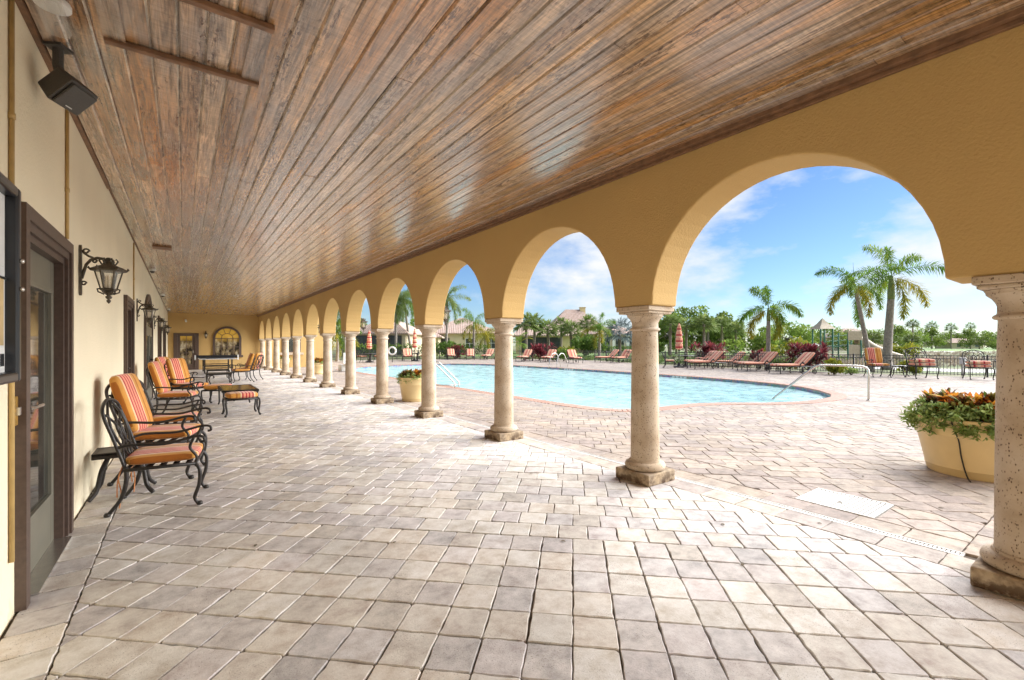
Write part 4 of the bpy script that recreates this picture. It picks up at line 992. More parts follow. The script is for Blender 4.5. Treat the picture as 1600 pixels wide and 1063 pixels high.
def make_ottoman():
    t_ = thing('ottoman', 'x', 'ottoman')
    w_, d = .56, .5
    b = MB()
    for s in (-1, 1): b.tube([(s * w_ / 2, -d / 2, .33), (s * w_ / 2, d / 2, .33)], .016, 8); b.tube([(-w_ / 2, s * d / 2, .33), (w_ / 2, s * d / 2, .33)], .016, 8)
    for k in range(4): b.box((0, -.17 + .115 * k, .33), (w_, .05, .012))
    b.build('frame', 'black_metal', t_, True)
    for sx_ in (-1, 1):
        for sy in (-1, 1):
            b = MB(); x, y = sx_ * w_ / 2, sy * d / 2
            b.tube(curve([(x, y, .34), (x * 1.04, y * 1.04, .25), (x * .98, y * .98, .08), (x * 1.06, y * 1.06, .02)]), .018, 8); b.lathe([(.012, 0), (.024, .008), (.022, .03)], 8, (x * 1.06, y * 1.06, 0)); b.build('leg', 'black_metal', t_, True)
    pad('cushion', .55, .5, .12, 'stripe', t_, (0, 0, .40))
    return t_
ot = make_ottoman(); ot.location = (.95, 10.7, 0); ot.rotation_euler = (0, 0, R(2)); tag(ot, 'orange striped ottoman in front of the glass topped coffee table')
dup(ot, (.68, 13.15, 0), R(70), 'striped ottoman pushed up to the armchair turned towards the camera')

tt = thing('tennis_table', 'slate blue table tennis table with white edges near the end wall', 'table', (1.36, 27.1, 0))
b = MB(); b.box2((-.7625, -1.37, .735), (.7625, 1.37, .76)); b.build('tabletop', 'blue_top', tt)
b = MB()
b.box2((-.765, -1.375, .738), (-.745, 1.375, .763)); b.box2((.745, -1.375, .738), (.765, 1.375, .763)); b.box2((-.744, -1.376, .738), (.744, -1.352, .763)); b.box2((-.744, 1.352, .738), (.744, 1.376, .763)); b.build('edge_line', 'white', tt)
b = MB(); b.box2((-.9, -.006, .78), (.9, .006, .915)); b.build('net', 'blackframe', tt)
for s in (-1, 1):
    b = MB(); b.box2((s * .9 - .03, -.03, .68), (s * .9 + .03, .03, .925)); b.build('net_post', 'white', tt)
    for q in (-1, 1):
        b = MB(); b.box2((s * .55 - .03, q * 1.1 - .03, .06), (s * .55 + .03, q * 1.1 + .03, .735)); b.build('leg', 'black_metal', tt)
        b = MB(); b.lathe([(.05, -.02), (.05, .02)], 14); o = b.build('wheel', 'blackframe', tt); o.rotation_euler = (0, R(90), 0); o.location = (s * .55 + .05, q * 1.1, .05)
    b = MB(); b.box2((s * .55 - .02, -1.1, .3), (s * .55 + .02, 1.1, .34)); b.build('crossbar', 'black_metal', tt)
b = MB(); [b.box2((-.55, q * 1.1 - .015, z), (.55, q * 1.1 + .015, z + .04)) for q in (-1, 1) for z in (.30, .42)]; b.build('brace', 'black_metal', tt)

# ------------------------------------------------------------------ foliage builders
def blade(b, p, d, L_, w_, droop=.3, n=3, roll=None, up=Vector((0, 0, 1))):
    """a tapering leaf that bends over"""
    d = Vector(d).normalized(); side = d.cross(up)
    if side.length < 1e-3: side = Vector((1, 0, 0))
    side.normalize()
    if roll is not None: side = Matrix.Rotation(roll, 3, d) @ side
    p = Vector(p); o = len(b.v); pr = None
    for i in range(n + 1):
        t_ = i / n; q = p + d * (L_ * t_) + Vector((0, 0, -droop * L_ * t_ * t_))
        ww = w_ * (0.35 + 2.6 * t_ * (1 - t_)) * .5 if i < n else 0.0
        if i < n:
            b.v.append(tuple(q - side * ww)); b.v.append(tuple(q + side * ww))
        else: b.v.append(tuple(q))
    for i in range(n - 1): b.face((o + 2 * i, o + 2 * i + 1, o + 2 * i + 3, o + 2 * i + 2))
    b.face((o + 2 * n - 2, o + 2 * n - 1, o + 2 * n))
def frond(b, base, az, el, L_, bend, nl=44, ll=.34, lw=.03, plume=2, rng=rnd, tone=.5, stemr=.014):
    """pinnate frond: an arching rib with leaflets; plume>2 puts leaflets all round it"""
    pts = []; p = Vector(base); N_ = 14; e = el
    h = Vector((math.cos(az), math.sin(az), 0))
    for i in range(N_ + 1):
        pts.append(p.copy()); d = h * math.cos(e) + Vector((0, 0, math.sin(e))); p = p + d * (L_ / N_); e -= bend / N_ * (0.5 + i / N_)
    b.col = tone; b.tube(pts, [stemr * (1 - .85 * i / N_) for i in range(N_ + 1)], 5, False)
    for i in range(nl):
        t_ = .10 + .9 * (i + rng.random() * .5) / nl; f = t_ * N_; k = min(int(f), N_ - 1); q = pts[k].lerp(pts[k + 1], f - k)
        d = (pts[k + 1] - pts[k]).normalized(); side = d.cross(Vector((0, 0, 1)))
        side = side.normalized() if side.length > 1e-3 else Vector((-h.y, h.x, 0)); upv = side.cross(d)
        env = (math.sin(PI * min(1, t_ * .93 + .07)) ** .55) * .75 + .25
        for s in range(plume):
            a = (PI * s if plume == 2 else 2 * PI * s / plume) + rng.gauss(0, .25) + (0 if plume == 2 else i * 1.1)
            dd = side * math.cos(a) + upv * (math.sin(a) if plume > 2 else .25) + d * .55 + Vector((0, 0, -.05))
            b.col = min(1, max(0, tone + rng.gauss(0, .16)))
            blade(b, q, dd, ll * env * rng.uniform(.8, 1.1), lw, .35, 2, rng.uniform(-.5, .5))
def trunk(b, p0, p1, r0, r1, sway=.0, n=10, rings=True):
    p0, p1 = Vector(p0), Vector(p1); pts = []; rs = []
    N_ = n * (3 if rings else 1)
    for i in range(N_ + 1):
        t_ = i / N_; q = p0.lerp(p1, t_) + Vector((sway * math.sin(PI * t_), sway * .4 * math.sin(PI * t_), 0)); pts.append(q)
        rs.append((r0 + (r1 - r0) * t_ + r0 * .25 * max(0, 1 - t_ * 6)) * (1 + (.03 if rings and i % 3 == 0 else 0)))
    b.tube(pts, rs, 12)
    return pts[-1]
def feather_palm(name, label, loc, H, fl, nf, lean=(0, 0), r=.11, seed=1, mats=('palm', 'palm_y'), shaft=.8, group=None, plume=3, ll=.52, cat='palm tree', tmat='trunk', elr=(-35, 75), nl=46, azoff=0.0, spear=True, bend=(1.3, 2.0)):
    rg = random.Random(seed); t_ = thing(name, label, cat, loc, 0, group)
    top = Vector((lean[0], lean[1], H))
    b = MB(); end = trunk(b, (0, 0, -.03), top, r, r * .72, .12 * (lean[0] or .3)); b.build('trunk', tmat, t_, True)
    cb = top
    if shaft:
        b = MB(); q = Vector((lean[0] * .15, lean[1] * .15, shaft)); cb = top + q
        b.tube([top - q * .05, top + q * .3, top + q * .7, cb], [r * .74, r * .80, r * .6, r * .32], 12); b.build('crownshaft', 'crownshaft', t_, True)
    b = MB()
    for i in range(nf):
        az = azoff + 2.399 * i + rg.gauss(0, .2); f = i / max(1, nf - 1); el = R(elr[1] + (elr[0] - elr[1]) * f + rg.gauss(0, 7))
        b.m = 1 if f > .62 and rg.random() < .75 else 0
        frond(b, cb - Vector((0, 0, .12 * f)), az, el, fl * rg.uniform(.85, 1.08), rg.uniform(*bend), nl, ll, .058, plume, rg, rg.uniform(.3, .7))
    if spear: b.m = 0; b.tube([cb, cb + Vector((.02, .05, fl * .45))], [.02, .004], 5)
    b.build('crown', list(mats), t_)
    return t_
def fan_palm(name, label, loc, H, cr, nl=34, seed=1, mat='sabal', r=.15, lean=(0, 0), group=None, cat='palm tree', tmat='trunk_dark', dead=False):
    rg = random.Random(seed); t_ = thing(name, label, cat, loc, 0, group); top = Vector((lean[0], lean[1], H))
    b = MB(); trunk(b, (0, 0, -.03), top, r, r * .9, .05); b.build('trunk', tmat, t_, True)
    b = MB()
    for i in range(nl):
        z = 1 - 1.5 * (i + .5) / nl; az = 2.399 * i + rg.gauss(0, .2); el = math.asin(max(-1, min(1, z))) ; h = Vector((math.cos(az), math.sin(az), 0))
        d = h * math.cos(el) + Vector((0, 0, math.sin(el)))
        pl = cr * rg.uniform(.45, .62); hub = top + d * pl + Vector((0, 0, -.06 * pl))
        b.col = .3; b.tube([top, top + d * pl * .5 + Vector((0, 0, .02)), hub], .018, 4, False)
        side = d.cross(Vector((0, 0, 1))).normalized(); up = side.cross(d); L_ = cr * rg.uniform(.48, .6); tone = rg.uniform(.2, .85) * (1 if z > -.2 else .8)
        for k in range(15):
            a = -1.9 + 3.8 * k / 14
            dd = d * math.cos(a) + side * math.sin(a) + up * (.12 if k % 2 else -.02)
            b.col = min(1, max(0, tone + rg.gauss(0, .1))); blade(b, hub, dd, L_ * (1 - .25 * abs(a) / 1.9), .07 * cr, .35, 3, rg.uniform(-.3, .3))
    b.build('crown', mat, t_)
    return t_
def leafcloud(b, blobs, nleaf, size, rg, flat=.8):
    tot = sum(q[3] ** 2 for q in blobs)
    for (x, y, z, r_) in blobs:
        for i in range(int(nleaf * r_ ** 2 / tot)):
            u = Vector((rg.gauss(0, 1), rg.gauss(0, 1), rg.gauss(0, 1))); u.normalize(); rr_ = r_ * (rg.random() ** .28)
            rr_ *= 1 + .16 * math.sin(u.x * 7 + x) * math.sin(u.y * 6 + z * 3 + 1) 
            p = Vector((x, y, z)) + Vector((u.x, u.y, u.z * flat)) * rr_
            s = size * rg.uniform(.6, 1.3); a = Vector((rg.gauss(0, 1), rg.gauss(0, 1), rg.gauss(0, .6))).normalized(); c = a.orthogonal().normalized()
            c = Matrix.Rotation(rg.uniform(0, 2 * PI), 3, a) @ c; e = a.cross(c)
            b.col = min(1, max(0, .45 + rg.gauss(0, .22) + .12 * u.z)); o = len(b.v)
            b.v.extend([tuple(p - c * s), tuple(p + e * s * .5), tuple(p + c * s), tuple(p - e * s * .5)]); b.face((o, o + 1, o + 2, o + 3))
def broad_tree(label, loc, H, wd, seed, mat='oak', group=None, nleaf=2600, name='broadleaf_tree', size=None):
    rg = random.Random(seed); t_ = thing(name, label, 'tree', loc, rg.uniform(0, 6), group)
    b = MB(); ht = H * .45; b.tube([(0, 0, -.05), (.05, .02, ht * .5), (.1, -.05, ht)], [.2, .16, .12], 8)
    blobs = []
    for i in range(22):
        a = rg.uniform(0, 6.28); rr_ = wd * .46 * math.sqrt(rg.random()); z = H * rg.uniform(.16, .90) * (1 - .25 * (rr_ / (wd * .46)) ** 2); q = (rr_ * math.cos(a), rr_ * math.sin(a), z, wd * rg.uniform(.08, .19))
        blobs.append(q); b.tube([(.05, 0, ht * rg.uniform(.5, .95)), ((q[0]) * .6, q[1] * .6, q[2] * .8 + .1), q[:3]], [.09, .05, .02], 5)
    b.build('trunk', 'trunk_dark', t_, True)
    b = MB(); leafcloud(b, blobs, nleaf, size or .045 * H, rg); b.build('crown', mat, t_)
    return t_
def shrub(name, label, loc, r_, h_, seed, mat, kind='leaf', n_=500, group=None, cat='shrub', size=.09):
    rg = random.Random(seed); t_ = thing(name, label, cat, loc, 0, group)
    b = MB(); [b.tube([(0, 0, -.03), (rg.gauss(0, .2) * r_, rg.gauss(0, .2) * r_, h_ * .5)], [.02, .01], 5) for k in range(5)]; b.build('stem', 'stem', t_)
    b = MB()
    if kind == 'leaf':
        blobs = [(rg.gauss(0, .38) * r_, rg.gauss(0, .38) * r_, h_ * rg.uniform(.3, .68), r_ * rg.uniform(.35, .5)) for k in range(8)]
        leafcloud(b, blobs, n_, size, rg, min(1.2, h_ / r_ * .6))
    else:
        for k in range(n_ // 22):
            c = Vector((rg.gauss(0, .38) * r_, rg.gauss(0, .38) * r_, h_ * rg.uniform(.15, .72)))
            for j in range(22):
                a = 2.399 * j; el = R(rg.uniform(-15, 80)); b.col = min(1, max(0, rg.gauss(.45, .25)))
                blade(b, c, (math.cos(a) * math.cos(el), math.sin(a) * math.cos(el), math.sin(el)), h_ * rg.uniform(.28, .42), .075, .35, 3)
    b.build('foliage', mat, t_)
    return t_

# ------------------------------------------------------------------ planters
def planter(label, loc, R1, H, seed, orange=1.0, wide=True):
    t_ = thing('planter', label, 'planter', loc, 0, 'yellow planters of croton')
    R0 = R1 * .78; b = MB()
    b.lathe([(R0 * .97, 0), (R0, .02), (R0 * 1.02, H * .12), (R0 * 1.04, H * .135), (R0 * 1.03, H * .15), (R1 * .93, H * .68), (R1 * .955, H * .70), (R1 * .95, H * .73), (R1 * .96, H * .90), (R1 * 1.0, H * .925), (R1 * 1.02, H * .96), (R1, H), (R1 * .93, H), (R1 * .9, H * .92)], 48); b.build('pot', 'pot', t_, True, auto=50)
    b = MB(); b.lathe([(R1 * .92, H * .88), (R1 * .5, H * .92), (.01, H * .94)], 24, cap=False); b.build('soil', 'soil', t_, True)
    rg = random.Random(seed); b = MB()
    s_ = R1 / .52
    for k in range(85):
        a = rg.uniform(0, 6.28); rr_ = R1 * .75 * math.sqrt(rg.random()); c = Vector((rr_ * math.cos(a), rr_ * math.sin(a), H * rg.uniform(.95, 1.0) + rg.uniform(.03, .21) * s_))
        b.m = 0 if rg.random() < .52 * orange else 1
        for j in range(24):
            az = 2.399 * j + a; el = R(rg.uniform(22, 88)); b.col = min(1, max(0, rg.gauss(.5, .28)))
            blade(b, c - Vector((0, 0, .05)), (math.cos(az) * math.cos(el) + .35 * math.cos(a), math.sin(az) * math.cos(el) + .35 * math.sin(a), math.sin(el)), rg.uniform(.12, .24) * s_, .036 * s_, .3, 4, rg.uniform(-.4, .4))
    b.build('croton', ['croton_o', 'croton_d'], t_)
    b = MB(); 
    for k in range(300 if wide else 70):
        a = rg.uniform(0, 6.28) if rg.random() < .6 else rg.gauss(3.1, .7); rr_ = R1 * rg.uniform(.75, 1.12); dz = rg.uniform(-.06, .13) * s_ if rr_ < R1 else rg.uniform(-.18, .04) * s_ * (1 if math.cos(a - 2.6) > .3 else .3)
        c = Vector((rr_ * math.cos(a), rr_ * math.sin(a), H + dz))
        for j in range(14):
            az = 2.399 * j; el = R(rg.uniform(-30, 80)); b.col = min(1, max(0, rg.gauss(.5, .25)))
            blade(b, c + Vector((rg.gauss(0, .02), rg.gauss(0, .02), rg.gauss(0, .02))), (math.cos(az) * math.cos(el), math.sin(az) * math.cos(el), math.sin(el)), rg.uniform(.05, .085) * s_, .024 * s_, .2, 2, rg.uniform(-1, 1))
    b.build('trailing_herb', 'herb', t_)
    return t_
pl1 = planter('largest yellow planter of orange croton and trailing herbs beside the nearest column', (7.07, 1.06, 0), .54, .62, 11)
b = MB(); ca = R(169); 
pts = []
for (rr_, z, da) in ((.50, .64, 0), (.565, .60, .0), (.535, .52, .01), (.50, .40, .06), (.475, .25, .08), (.455, .12, .12), (.445, .04, .16), (.47, .008, .20), (.56, .008, .25)):
    pts.append((rr_ * math.cos(ca + da), rr_ * math.sin(ca + da), z))
cbl = b.build if False else None
b.tube(curve(pts, 4), .0065, 6); o = b.build('cable', 'cable', None, True); o.location = (7.07, 1.06, 0); tag(o, 'thin black cable hanging down the side of the largest planter', 'cable')
planter('yellow planter of dark red croton between the fourth and third columns', tuple(at(648, 11.55)), .40, .60, 5, .8, False)
planter('far yellow planter of red croton just right of the seventh column', tuple(at(497, 22.3)), .46, .56, 6, 1.0, False)
planter('farthest yellow planter by the end wing wall, seen between columns', tuple(at(441, 27.5)), .42, .6, 8, .9, False)

# ------------------------------------------------------------------ pool rails, lift, ring
def rail(name, label, loc, paths, r=.024, cat='handrail', group=None):
    t_ = thing(name, label, cat, loc, 0, group)
    for p in paths:
        b = MB(); b.tube(curve(p, 5), r, 10); b.build('rail', 'steel', t_, True)
    return t_
A_, B_ = Vector((14.13, 4.08, 0)), Vector((-.63, 1.97, 0)); q = lambda s, z: tuple(B_ * s + Vector((0, 0, z)))
hr = rail('handrail', 'large bent steel handrail curving down into the pool steps', A_, [[q(0, 0), q(0, .3), q(0, .72), q(.03, .83), q(.10, .87), q(.30, .875), q(.46, .87), q(.56, .81), q(.8, .35), q(1.0, -.05), q(1.08, -.22)]], .026)
b = MB(); b.lathe([(.05, 0.001), (.05, .012), (.03, .018)], 16); b.build('foot_flange', 'steel', hr, True)
h2 = thing('handrail', 'pair of sloping steel rails at the near pool edge by the third column', 'handrail', (7.2, 13.1, 0))
for s in (0, 1):
    o = Vector((.35 * s, .35 * s + .1, 0)); b = MB(); b.tube(curve([o + Vector((0, 0, 0)), o + Vector((0, 0, .12)), o + Vector((-.05, .04, .24)), o + Vector((-.5, .36, .78)), o + Vector((-.62, .45, .84)), o + Vector((-.8, .58, .8)), o + Vector((-.85, .6, .5)), o + Vector((-.85, .6, 0))], 5), .02, 8); b.build('rail', 'steel', h2, True)
b = MB(); b.tube([(-.75, .55, .10), (.0, .1, .10), (.35, .45, .10)], .016, 8); b.build('crossbar', 'steel', h2, True)
def ladder(label, loc, rz, sc=1.0):
    t_ = thing('pool_ladder', label, 'ladder', loc, rz, 'pool ladders')
    for s in (-1, 1):
        b = MB(); b.tube(curve([(s * .3, -.85, 0), (s * .3, -.7, .45), (s * .3, -.45, .82), (s * .3, -.1, .88), (s * .3, .2, .6), (s * .3, .32, .1), (s * .3, .33, -.35)], 5), .022, 8); b.build('rail', 'steel', t_, True)
    b = MB(); b.box((0, .33, -.2), (.58, .08, .03)); b.build('tread', 'white', t_)
    return t_
ladder('white steel pool ladder of two loops on the far pool edge', (19.35, 22.0, 0), R(100), 1)
pl = thing('pool_lift', 'white pool lift chair with a tall mast beside the far left pool edge', 'pool lift', tuple(at(541, 25.0)))
b = MB(); b.box2((-.35, -.3, 0), (.35, .3, .35)); b.build('base', 'white', pl, bevel=.04)
b = MB(); b.tube([(0, 0, .3), (0, 0, 1.85)], .07, 12); b.tube([(0, 0, 1.3), (.15, 0, 1.85)], .05, 10); b.build('mast', 'white', pl, True)
b = MB(); b.box2((-.25, -.85, .3), (.25, -.35, .42)); b.box2((-.25, -.37, .42), (.25, -.30, 1.0)); b.tube([(0, -.3, .8), (0, 0, .9)], .04, 8); b.build('seat', 'white', pl, bevel=.03)
lr = thing('life_ring', 'white life ring hanging on a dark post by the pool', 'life ring', tuple(at(613, 38)))
b = MB(); b.tube([(0, 0, 0), (0, 0, 1.3)], .035, 8); b.build('post', 'black_metal', lr)
b = MB(); N_ = 24; rg_ = [Vector((.3 * math.cos(2 * PI * k / N_), -.08, .95 + .3 * math.sin(2 * PI * k / N_))) for k in range(N_ + 1)]; b.tube(rg_, .075, 10); o = b.build('ring', 'white', lr, True); lr.rotation_euler = (0, 0, -YAW)

# ------------------------------------------------------------------ pool furniture
def make_lounger():
    """foot at local -y, raised back at +y"""
    t_ = thing('sun_lounger', 'x', 'sun lounger')
    b = MB()
    for s in (-1, 1): b.tube([(s * .34, -.98, .33), (s * .34, .95, .33)], .022, 8)
    for y in (-.98, -.3, .3, .95): b.tube([(-.34, y, .33), (.34, y, .33)], .02, 8)
    for k in range(9): b.box((0, -.9 + .14 * k, .335), (.66, .05, .012))
    b.build('frame', 'black_metal', t_, True)
    for s in (-1, 1):
        for (y, k) in ((-.92, -1), (.12, 1)):
            b = MB(); b.tube(curve([(s * .35, y, .33), (s * .365, y + .03 * k, .2), (s * .35, y - .01, .08), (s * .36, y + .04 * k, .015)]), .022, 8); b.build('leg', 'black_metal', t_, True)
        b = MB(); b.lathe([(.10, -.02), (.10, .02)], 18, cap=False); b.lathe([(.075, -.015), (.075, .015)], 18, cap=False); [b.bar((0, 0, 0), (.09 * math.cos(a), .09 * math.sin(a), 0), .015) for a in (0, 1.57, 3.14, 4.71)]
        o = b.build('wheel', 'black_metal', t_); o.rotation_euler = (0, R(90), 0); o.location = (s * .37, .72, .10)
        b = MB(); b.tube([(s * .34, .72, .33), (s * .36, .72, .10)], .018, 8); b.build('wheel_strut', 'black_metal', t_)
        b = MB(); b.tube(curve([(s * .36, .0, .34), (s * .37, .05, .46), (s * .37, .14, .50), (s * .37, .22, .46)]), .024, 8); b.lathe([(.001, -.045), (.035, -.03), (.045, 0), (.035, .03), (.001, .045)], 10, (s * .37, .14, .51)); b.build('armrest', 'black_metal', t_, True)
    pad('seat_cushion', .66, 1.34, .11, 'stripe_red', t_, (0, -.34, .40), 0, .2)
    ba = R(43)
    b = MB(); [b.tube([(s * .32, .28, .35), (s * .32, .28 + .78 * math.cos(ba), .35 + .78 * math.sin(ba))], .02, 8) for s in (-1, 1)]; [b.bar((-.32, .28 + f * math.cos(ba), .35 + f * math.sin(ba)), (.32, .28 + f * math.cos(ba), .35 + f * math.sin(ba)), .03) for f in (.2, .4, .6, .78)]; b.build('backrest_frame', 'black_metal', t_)
    pad('back_cushion', .66, .80, .11, 'stripe_red', t_, (0, .33 + .36 * math.cos(ba) - .06, .42 + .38 * math.sin(ba)), ba, .2)
    return t_
lg0 = make_lounger(); GL = 'striped sun loungers around the pool'
def face(dx, dy): return math.atan2(dy, dx) - PI / 2
def lounger(px, Z, dirx, diry, label, first=False, sc=1.0):
    loc = at(px, Z); rz = face(dirx, diry)
    if first: lg0.location = loc; lg0.rotation_euler = (0, 0, rz); lg0['label'] = label; lg0['group'] = GL; lg0.scale = (sc,) * 3; return lg0
    return dup(lg0, loc, rz, label, GL, sc)
lounger(1240, 22.6, .88, -.46, 'striped sun lounger before the big red cordyline, nearest the steel handrail', True, 1.1)
lounger(1186, 24.8, .90, -.42, 'second striped sun lounger from the right, left of the first', sc=1.1)
lounger(1176, 26.4, .90, -.42, 'striped sun lounger tucked behind the second one from the right', sc=1.08)
lounger(1104, 27.2, .90, -.40, 'striped sun lounger just right of the closed umbrella by the right arch', sc=1.1)
lounger(1096, 29.0, .90, -.40, 'striped sun lounger with raised back behind the one by the closed umbrella', sc=1.1)
lounger(1140, 28.6, .85, -.5, 'low striped sun lounger left of the foxtail palm trunk', sc=1.05)
lounger(972, 37.0, .98, .15, 'sun lounger half hidden behind the nearest whole column', sc=1.1)
lounger(950, 38.3, .95, -.2, 'striped sun lounger lying flat left of the nearest whole column', sc=1.1)
lounger(897, 36.5, .45, .9, 'striped sun lounger with its raised back facing the camera, by the ladder', sc=1.1)
lounger(858, 38.5, .9, .5, 'dark sun lounger behind the white pool ladder', sc=1.1)
lounger(820, 40.0, .9, .5, 'sun lounger just right of the second column', sc=1.1)
lounger(762, 45.0, .8, .6, 'sun lounger just left of the second column, row by the hedge', sc=1.1)
lounger(735, 45.3, .5, .85, 'middle sun lounger of the row by the hedge', sc=1.1)
lounger(705, 45.6, .4, .9, 'leftmost sun lounger of the row by the hedge', sc=1.1)
lounger(637, 41.5, .3, .95, 'striped sun lounger facing the camera between fourth and third columns', sc=1.15)

# deep seating at the right of the pool
def pool_chair(label, px, Z, dx, dy, folded, sc=1.1):
    loc = at(px, Z)
    return loc
chP = make_chair(True, 'stripe', .98, False); chP.location = at(1371, 20.3); chP.rotation_euler = (0, 0, face(-.75, -.66)); chP.scale = (1.18,) * 3
tag(chP, 'dark armchair with upright orange striped back cushion by the pool fence', group='dark armchairs by the pool fence')
chQ = make_chair(False, 'stripe_red', .98, False); pad('spare_cushion', .54, .54, .12, 'stripe_red', chQ, (0, 0, .585))
chQ.location = at(1440, 19.4); chQ.rotation_euler = (0, 0, face(-.80, -.6)); chQ.scale = (1.3,) * 3
tag(chQ, 'dark wide armchair with two stacked red cushions, above the largest planter', group='dark armchairs by the pool fence')
dup(chQ, at(1528, 18.8), face(-.9, -.45), 'dark armchair with stacked red cushions partly behind the nearest column', scale=1.2)
tb = make_table(.55, .55, .50, 'slate', splay=.4); tb.location = at(1404, 20.4); tag(tb, 'dark side table between two armchairs by the pool fence', 'side table')
ub = thing('utility_box', 'small grey utility box on a post in front of the pool fence', 'utility box', at(1504, 20.6))
b = MB(); b.box2((-.03, -.03, 0), (.03, .03, .62)); b.build('post', 'grate', ub)
b = MB(); b.box2((-.16, -.1, .55), (.16, .1, .85)); b.build('housing', 'grate', ub, bevel=.02)

# dining sets under closed umbrellas
def umbrella(label, px, Z, H=2.7):
    t_ = thing('closed_umbrella', label, 'umbrella', at(px, Z), 0, 'closed striped umbrellas')
    b = MB(); b.tube([(0, 0, 0), (0, 0, H)], .03, 8); b.build('pole', 'black_metal', t_)
    b = MB(); b.lathe([(.32, 0), (.32, .06), (.12, .12), (.05, .3)], 20); b.build('base', 'black_metal', t_, True, auto=40)
    b = MB(); n_ = 24; prof = [(.10, H * .40), (.19, H * .43), (.20, H * .52), (.15, H * .535), (.19, H * .56), (.18, H * .66), (.135, H * .675), (.17, H * .70), (.15, H * .80), (.11, H * .815), (.13, H * .84), (.07, H * .95), (.02, H * .99)]
    for r_, z in prof:
        for k in range(n_):
            rr_ = r_ * (1 + .16 * math.sin(8 * 2 * PI * k / n_ + 1)); b.v.append((rr_ * math.cos(2 * PI * k / n_), rr_ * math.sin(2 * PI * k / n_), z))
    for i in range(len(prof) - 1):
        for k in range(n_): b.face((i * n_ + k, i * n_ + (k + 1) % n_, (i + 1) * n_ + (k + 1) % n_, (i + 1) * n_ + k))
    b.build('canopy', 'umbrella', t_, True)
    return t_
umbrella('closed red striped umbrella right of the nearest whole column', 1061, 29.0, 2.85)
umbrella('closed red striped umbrella between the fourth and third columns', 648, 41, 2.9)
umbrella('closed red striped umbrella between the fifth and fourth columns', 577, 38, 2.7)
def round_table(label, px, Z):
    t_ = thing('dining_table', label, 'table', at(px, Z)); b = MB(); b.lathe([(.55, .70), (.57, .715), (.57, .73), (.55, .74)], 28); b.build('tabletop', 'slate', t_)
    b = MB(); b.lathe([(.3, 0.005), (.3, .03), (.08, .08), (.06, .6), (.2, .70)], 16); b.build('pedestal', 'black_metal', t_, True, auto=50); return t_
round_table('dark dining table by the closed umbrella right of the nearest whole column', 1071, 30.0)
round_table('dark dining table by the umbrella between fifth and fourth columns', 579, 37.3)
round_table('dark dining table by the umbrella between fourth and third columns', 652, 40.4)
GD = 'bare dark dining chairs by the pool'
chD = make_chair(False, 'stripe_red', .92, False); chD.location = at(1046, 28.4); chD.rotation_euler = (0, 0, face(.5, -.6)); tag(chD, 'dark dining chair left of the closed umbrella, by the nearest whole column', group=GD)
for (px, Z, dx, dy, lb) in ((1094, 31.2, -.6, -.6, 'dark dining chair behind the raised sun lounger, right of the umbrella'), (1150, 31.0, -.6, -.5, 'dark dining chair behind the low sun lounger near the foxtail palm'),
                            (565, 37.4, .8, .2, 'dark dining chair left of the table between fifth and fourth columns'), (592, 38.2, -.8, -.2, 'dark dining chair right of the table between fifth and fourth columns'), (664, 40.4, -.8, -.3, 'dark dining chair by the umbrella left of the third column')):
    dup(chD, at(px, Z), face(dx, dy), lb, scale=1.1)

# ------------------------------------------------------------------ fence
fe = thing('pool_fence', 'low black metal picket fence around the pool deck', 'fence', (0, 0, 0))
pts = [Vector(p) for p in FENCE]; posts = []
for i in range(len(pts) - 1):
    a, c = pts[i], pts[i + 1]; k = max(1, round((c - a).length / 2.3))
    for j in range(k): posts.append(a.lerp(c, j / k))
posts.append(pts[-1]); FH = .93
for i, p in enumerate(posts):
    b = MB(); b.box2((p.x - .03, p.y - .03, -.03), (p.x + .03, p.y + .03, FH + .05)); b.build('post', 'fence', fe)
    if i < len(posts) - 1:
        q2 = posts[i + 1]; b = MB()
        for z in (.10, FH - .14, FH): b.bar((p.x, p.y, z), (q2.x, q2.y, z), .03)
        k = int((q2 - p).length / .115)
        for j in range(1, k):
            c = p.lerp(q2, j / k); b.box2((c.x - .009, c.y - .009, .05), (c.x + .009, c.y + .009, FH))
        b.build('picket_panel', 'fence', fe)

# ------------------------------------------------------------------ palms and planting near the fence
feather_palm('foxtail_palm', 'shorter foxtail palm with drooping fronds behind the sun loungers', at(1200, 27.2), 2.9, 2.1, 8, (.05, 0), .14, 4, shaft=.75, azoff=.6, elr=(-42, 80), group='foxtail palms by the pool', nl=56, ll=.50, bend=(1.6, 2.3))
feather_palm('foxtail_palm', 'leaning slim foxtail palm, left of the two tall palms', at(1362, 25.2), 4.3, 2.5, 8, (-.85, .45), .13, 9, shaft=.55, azoff=2.4, elr=(-40, 55), group='foxtail palms by the pool', nl=52, ll=.46)
feather_palm('foxtail_palm', 'tallest foxtail palm with thick trunk, right of the two tall palms', at(1385, 27.0), 4.2, 3.0, 10, (.45, -.1), .24, 15, shaft=1.35, azoff=1.1, elr=(-30, 78), group='foxtail palms by the pool', nl=58, ll=.56)
feather_palm('foxtail_palm', 'bright small palm in front of the big tiled roof', at(936, 46), 2.6, 2.2, 10, (.1, 0), .16, 21, shaft=.6, azoff=.3, group='foxtail palms by the pool', nl=40)
feather_palm('foxtail_palm', 'bright palm left of the second column before the tiled house', at(740, 50), 3.2, 2.6, 9, (0, 0), .15, 23, shaft=.7, azoff=1.3, group='foxtail palms by the pool', nl=40)
feather_palm('foxtail_palm', 'small yellowish palm just left of the second column', at(758, 52), 2.1, 2.1, 8, (0, 0), .14, 24, shaft=.5, azoff=.2, mats=('palm_y', 'palm_y'), nl=36)
